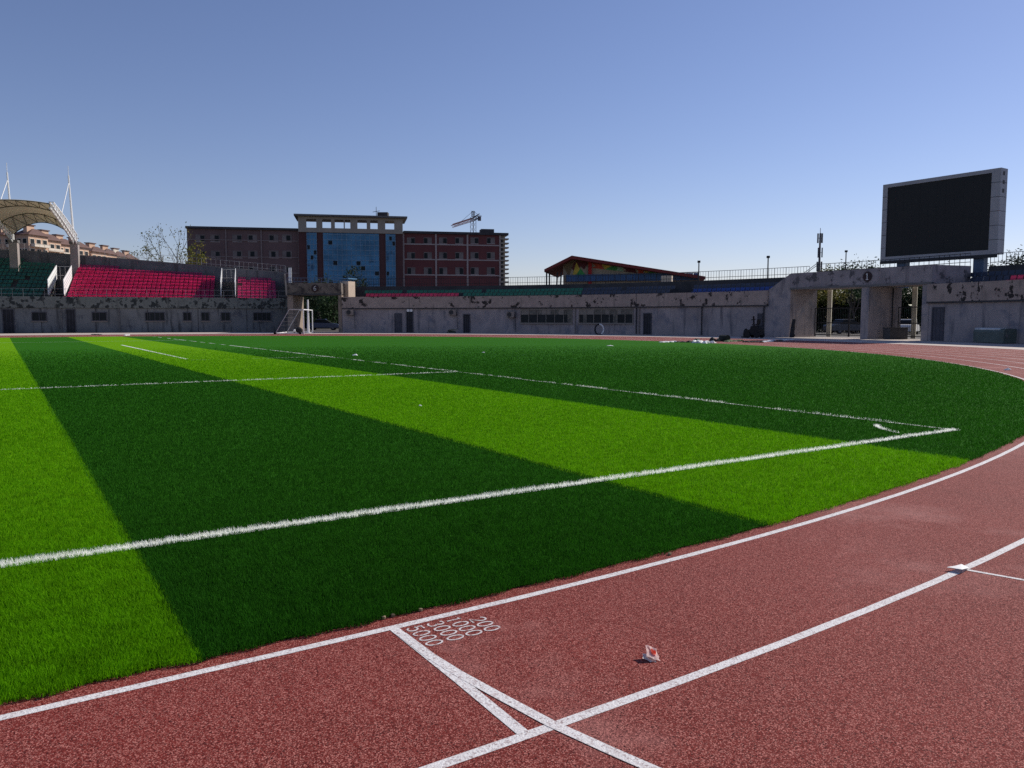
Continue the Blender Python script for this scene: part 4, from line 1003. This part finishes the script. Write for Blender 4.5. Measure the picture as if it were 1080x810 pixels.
g = MB(); g.prism([ca_ + dd * .14 + nn_ * y + Z * z for y, z in ((.05, hc - .09), (.03, hc - .02), (.10, hc + .035), (.5, hc + .05), (.6, hc + .005), (.2, hc + .004), (.075, hc - .06))], dd * (ww - .42), mk('pale_sheet', (.55, .58, .58), rough=.35, spec=.6)); g.build('top_sheet', tc)
g = MB(); c = ca_ + dd * (ww + .01) + nn_ * .3 + Z * .48; g.disc(c - dd * .06, dd, .09, CONC, .09); g.build('fitting', tc)
# machine near the ramp
mp = gnd(796, 356.3); mp = Vector((mp.x, mp.y, 0)); md = Vector((*curved(796)[1], 0)); mo = Vector((*curved(796)[2], 0))
mc = thing('ride_on_machine', 'small black ride-on track machine with tall mast against the wall below the ramp', 'machine', mp)
L_ = lambda x, y, z: mp + md * x + mo * y + Z * z
g = MB(); g.prism([L_(x, -.35, z) for x, z in ((-.6, .25), (-.6, .62), (-.25, .68), (-.15, .95), (.35, 1.0), (.62, .7), (.62, .25))], mo * .7, BLACK); g.build('body', mc)
g = MB(); g.box(L_(.05, 0, 1.06), (.42, .42, .1), DSTEEL, math.atan2(md.y, md.x)); g.prism([L_(.26, -.2, 1.08), L_(.36, -.2, 1.1), L_(.4, -.2, 1.5), L_(.3, -.2, 1.5)], mo * .4, BLACK); g.build('seat', mc)
g = MB(); g.tube(L_(-.1, 0, .9), L_(-.16, 0, 1.75), .07, BLACK); g.tube(L_(-.36, 0, 1.45), L_(.02, 0, 1.5), .04, BLACK); g.build('mast', mc)
for x in (-.42, .42):
    for y in (-.4, .3): g = MB(); g.tube(L_(x, y, .24), L_(x, y + .14, .24), .24, BLACK, n=14); g.build('wheel', mc)
g = MB(); blob(g, L_(-.78, .1, .3), (.22, .3, .42), BLACK, seed=5); g.build('grass_box', mc)
g = MB(); g.tube(L_(-.35, .3, .05), L_(-.5, 1.1, .08), .05, BLACK); g.build('tow_bar', mc)
# rolled mat leaning on the abutment
a = pol(ang(839), 54).to_2d(); o = (CEN - a).normalized(); p0 = Vector((a.x + o.x * .45, a.y + o.y * .45, .0)); p1 = Vector((a.x + o.x * .2, a.y + o.y * .2, 1.5))
g = MB(); g.tube(p0, p1, .19, mk('dark_mat', (.02, .02, .024)), r1=.13, n=12); g.tube(p0.lerp(p1, .45) - Z * .01, p0.lerp(p1, .5), .185, DSTEEL, n=12); g.tube(p0, p0 + Vector((.2, -.1, .25)), .14, mk('dark_mat', (.02, .02, .024)), r1=.10)
tag(g.build('rolled_mat'), 'dark rolled mat leaning upright against the wall beside the wide gate', 'mat')

# heap of tarp at the cream wall
p = gnd(483, 350.9); HT_ = mk('heap_green', (.06, .075, .05), var=.4, scale=3); 
t = thing('tarp_heap', 'low dark green heap with a pale sheet against the cream wall', 'heap', (p.x, p.y, 0))
g = MB(); blob(g, (p.x - .5, p.y, .05), (.75, .5, .35), HT_, seed=3, amp=.2); blob(g, (p.x + .6, p.y, .1), (.6, .5, .42), HT_, seed=8, amp=.2); g.build('heap', t)
g = MB(); PS = mk('pale_tarp', (.50, .52, .46), rough=.5)
pp = [(-1.0, .30), (-.5, .36), (0, .34), (.35, .58), (.6, .60), (.95, .40), (1.15, .06)]
for (x0, z0), (x1, z1) in zip(pp, pp[1:]): g.obox((p.x + x0, p.y - .55, z0), (x1 - x0, 0, z1 - z0), (0, .7, .03), (0, 0, .03), PS if x0 > .2 else mk('olive_tarp', (.20, .23, .15)))
g.build('sheet', t)
# white hoop leaning at the wall
p = gnd(632, 352.9); g = MB(); cz = .50
pts = [Vector((p.x + .42 * math.sin(a), p.y - .05 * math.cos(a), cz + .50 * math.cos(a))) for a in lin(0, 2 * math.pi, 25)]
for i, (a, b) in enumerate(zip(pts, pts[1:])): g.tube(a, b, .07, WHITE if i < 10 else mk('dark_mat', (.02, .02, .024)), n=8)
tag(g.build('hose_coil', origin=(p.x, p.y, 0)), 'round coil with white rim leaning at the wall below the windows', 'coil')

# turf offcuts and sheets left on the far track
OFF = mk('turf_offcut_back', (.025, .03, .022), var=.3, scale=4); OFFG = mk('turf_offcut_green', (.05, .10, .03), var=.3, scale=4); SHEET = mk('white_sheet', (.74, .74, .72), rough=.6)
def strip(px0, py0, px1, py1, wd, hgt_, m, name, label, cat, roll=0., group='leftover strips on the far track'):
    a, b = gnd(px0, py0), gnd(px1, py1); d = (b - a); L = d.length; d.normalize(); q = Vector((-d.y, d.x, 0)); g = MB(); n = 14; rnd = random.Random(int(px0 * 10))
    wd *= .42; pts = []; hs = [hgt_ * (.35 + .65 * rnd.random()) * (1 if 0 < i < n else .3) for i in range(n + 1)]; wv = [rnd.uniform(-.25, .25) * wd for _ in range(n + 1)]
    for i in range(n + 1):
        c = a + d * (L * i / n) + q * wv[i]; h = hs[i]
        for x, z in ((-.5, .006), (-.42, h * .75), (-.1, h), (.25, h * .8), (.5, .006)): pts.append(c + q * (x * wd) + Z * z)
    fs = [(i * 5 + j, i * 5 + j + 1, (i + 1) * 5 + j + 1, (i + 1) * 5 + j) for i in range(n) for j in range(4)] + [(i * 5 + 4, i * 5, (i + 1) * 5, (i + 1) * 5 + 4) for i in range(n)] + [(0, 1, 2, 3, 4), tuple(n * 5 + j for j in (4, 3, 2, 1, 0))]
    g.add(pts, fs, m)
    if roll: g.tube(b - q * wd * .6 + Z * roll, b + q * wd * .6 + Z * roll, roll, m, n=12)
    tag(g.build(name), label, cat, group)
strip(697, 361.2, 714, 360.6, 1.0, .10, SHEET, 'crumpled_sheet', 'white sheet at the end of the dark strips farthest from the bridge', 'sheet')
strip(713, 361.0, 735, 361.3, 1.6, .16, OFF, 'turf_strip', 'dark strip between the two white sheets on the far track', 'turf strip', roll=.13)
strip(732, 361.7, 742, 362.0, 1.2, .22, SHEET, 'crumpled_sheet', 'brightest crumpled white sheet beside the edge of the grass', 'sheet')
strip(741, 362.3, 753, 361.6, .8, .18, SHEET, 'crumpled_sheet', 'small white sheet in front of the rolled dark strip', 'sheet')
strip(750, 360.2, 764, 360.0, 1.4, .30, OFF, 'turf_strip', 'thick dark rolled strip in the middle of the leftovers', 'turf strip', roll=.22)
strip(763, 360.6, 783, 359.9, 1.2, .14, OFFG, 'turf_strip', 'green turf strip lying next to the thick dark roll', 'turf strip')
strip(783, 361.0, 806, 361.3, .9, .12, OFF, 'turf_strip', 'dark strip below the ride-on machine', 'turf strip')
strip(804, 361.0, 816, 359.9, .9, .14, SHEET, 'crumpled_sheet', 'white sheet at the end of the leftovers nearest the bridge', 'sheet')
strip(816, 360.3, 826, 359.6, .6, .10, OFF, 'turf_strip', 'short dark strip nearest the bridge shadow', 'turf strip')
strip(822, 359.3, 836, 358.6, .7, .08, SHEET, 'crumpled_sheet', 'thin pale sheet just outside the bridge shadow', 'sheet')
strip(131, 354.0, 136, 353.7, .5, .12, SHEET, 'crumpled_sheet', 'small pale sheet on the track in front of the pink seats', 'sheet')
strip(96, 353.2, 108, 353.2, .8, .10, OFF, 'turf_strip', 'short dark strip on the track in front of the pink seats', 'turf strip')
# small scraps on the turf
def scrap(px, py, s, m, label, cat='litter', name='paper_scrap', tall=.5, z=.03):
    p = gnd(px, py); g = MB(); rnd = random.Random(int(px)); pts = []
    n = 6
    for i in range(n):
        a = 2 * math.pi * i / n; r = s * rnd.uniform(.6, 1.1); pts.append((p.x + r * math.cos(a), p.y + .7 * r * math.sin(a), z + rnd.uniform(0, .3) * s * tall))
    pts.append((p.x + rnd.uniform(-.2, .2) * s, p.y, z + s * tall))
    low_ = [(x, y, zz - .012) for x, y, zz in pts]
    g.add(pts + low_, [(i, (i + 1) % n, n) for i in range(n)] + [((i + 1) % n + n + 1, i + n + 1, 2 * n + 1) for i in range(n)] + [(i, i + n + 1, (i + 1) % n + n + 1, (i + 1) % n) for i in range(n)], m)
    tag(g.build(name), label, cat)
scrap(375, 375.5, .13, SHEET, 'white scrap on the dark turf past the penalty line')
scrap(643, 365.2, .24, SHEET, 'pale flat scrap on the far dark turf in front of the windows', tall=.15)
scrap(443, 429.5, .035, SHEET, 'tiny white scrap in the middle of the light green band')
scrap(1063, 390.5, .14, SHEET, 'white scrap on the track lane by the picture edge', z=.004)
scrap(510, 372.5, .07, SHEET, 'small pale scrap on the dark turf beyond the penalty corner')
LF = mk('dry_leaf', (.30, .23, .14), var=.2, scale=9)
for px, py, lb in ((443, 644.6, 'pale dry leaf on the turf edge above the painted numbers'), (414, 650.3, 'dry leaf nearest the start line corner'), (486, 634.3, 'small dry leaf on the dark turf edge past the numbers'), (405, 653, 'dry leaf left of the start line corner on the turf edge'), (706, 585.5, 'dry leaf on the turf edge in front of the light band')):
    scrap(px, py, .016, LF, lb, 'leaf', 'dry_leaf', tall=.25, z=.014)

# crumpled red and white wrapper on the near lane
p = gnd(688, 698); wr = thing('crumpled_wrapper', 'crumpled white and red wrapper lying alone on the near lane', 'litter', (p.x, p.y, 0))
WP = mk('wrapper_white', (.90, .72, .68), rough=.45, var=.1, scale=60, trans=.62); WRD = mk('wrapper_red', (.80, .12, .07), rough=.45, var=.3, scale=90, trans=.6)
X, Y = p.x, p.y
def crumple(name, cx, cy, cz, sx, sz, m, n=5, seed=4, dep=.5, lift=.0):
    """a bent sheet leaning back: rows run up and away from the viewer"""
    rnd = random.Random(seed); g = MB(); pts = []
    for j in range(n + 1):
        for i in range(n + 1):
            a, b = i / n - .5, j / n
            ed = 1 - .25 * abs(a) * b
            pts.append((X + cx + a * sx * ed + rnd.gauss(0, .0022), Y + cy + b * sz * dep + rnd.gauss(0, .003) + lift, max(.002, cz + b * sz - .38 * a * sx + rnd.gauss(0, .0022))))
    k = (n + 1) ** 2; back = [(x, y + .002, z - .001) for x, y, z in pts]
    fs = [(j * (n + 1) + i, j * (n + 1) + i + 1, (j + 1) * (n + 1) + i + 1, (j + 1) * (n + 1) + i) for i in range(n) for j in range(n)]
    g.add(pts + back, fs + [tuple(q + k for q in f[::-1]) for f in fs], m); return g.build(name, wr, fix=False)
crumple('wrapper', .004, 0, .014, .060, .030, WP, dep=2.1)
crumple('wrapper_flap', -.012, -.006, .004, .062, .016, mk('wrapper_foil', (.50, .46, .44), rough=.35, metal=.3), n=4, seed=9, dep=2.0)
crumple('print', .010, .018, .0275, .022, .012, WRD, n=3, seed=3, dep=2.0, lift=.0)

# folded card wedge on the second lane line
p = gnd(1012, 602.5); mw = MB(); CARD = mk('white_card', (.80, .77, .74), rough=.6, var=.05, scale=30)
a, b, c, d_ = gnd(998.5, 598.0, .024), gnd(1008, 596.5, .024), gnd(1014, 594.8, .020), gnd(1022, 598.8, .012); e = gnd(1014.6, 600.6, .026); f_ = gnd(1014.6, 604.6, .0)
mw.add([a, b, c, d_, e], [(0, 4, 3, 2, 1)], CARD); mw.add([v - Vector((0, 0, .004)) for v in (a, b, c, d_, e)], [(0, 1, 2, 3, 4)], CARD)
mw.add([e, f_, gnd(1016.5, 604.0, .0), gnd(1017.2, 600.6, .020)], [(0, 1, 2, 3)], mk('card_side_shaded', (.45, .40, .36)))  # side of the same white card, its shade put into the colour
tag(mw.build('folded_card', fix=False), 'folded white card wedge lying on the second lane line', 'card')

# ------------------------------------------------------------------ light, sky, camera
SUN_EL, SUN_AZ = 35.0, 55.5          # azimuth clockwise from straight ahead
w = bpy.data.worlds.new('World'); SC.world = w; w.use_nodes = True; nt = w.node_tree
sky = nt.nodes.new('ShaderNodeTexSky'); sky.sky_type = 'NISHITA'; sky.sun_disc = False
sky.sun_elevation = R_(SUN_EL); sky.sun_rotation = R_(SUN_AZ); sky.altitude = 50; sky.air_density = 1.0; sky.dust_density = .15; sky.ozone_density = 3.0
bg = nt.nodes['Background']; bg.inputs['Strength'].default_value = .093
tint = nt.nodes.new('ShaderNodeMix'); tint.data_type = 'RGBA'; tint.blend_type = 'MULTIPLY'; tint.inputs[0].default_value = 1.0; tint.inputs[7].default_value = (1.05, .94, 1.08, 1)
nt.links.new(sky.outputs[0], tint.inputs[6]); nt.links.new(tint.outputs[2], bg.inputs['Color'])
sl = bpy.data.lights.new('sun', 'SUN'); sl.energy = 4.8; sl.angle = R_(.53); sl.color = (1.0, .94, .85)
so_ = bpy.data.objects.new('sun', sl); COL.objects.link(so_)
dr = Vector((math.sin(R_(SUN_AZ)) * math.cos(R_(SUN_EL)), math.cos(R_(SUN_AZ)) * math.cos(R_(SUN_EL)), math.sin(R_(SUN_EL))))
so_.rotation_euler = (-dr).to_track_quat('-Z', 'Y').to_euler(); so_.location = dr * 100
cam = bpy.data.cameras.new('camera'); co = bpy.data.objects.new('camera', cam); COL.objects.link(co)
cam.sensor_fit = 'HORIZONTAL'; cam.sensor_width = 36; cam.lens = 36 * F / 1080; cam.clip_end = 5000; cam.clip_start = .05
co.location = (0, 0, EYE); co.rotation_euler = (math.pi / 2 - PITCH, 0, 0); SC.camera = co
for o in bpy.data.objects:
    if '_org' in o: del o['_org']
SC.view_settings.view_transform = 'Standard'; SC.view_settings.look = 'None'; SC.view_settings.exposure = 0.0; SC.view_settings.gamma = 1.0
SC.render.engine = 'CYCLES'; SC.cycles.use_denoising = False; SC.cycles.max_bounces = 6; SC.cycles.transparent_max_bounces = 8
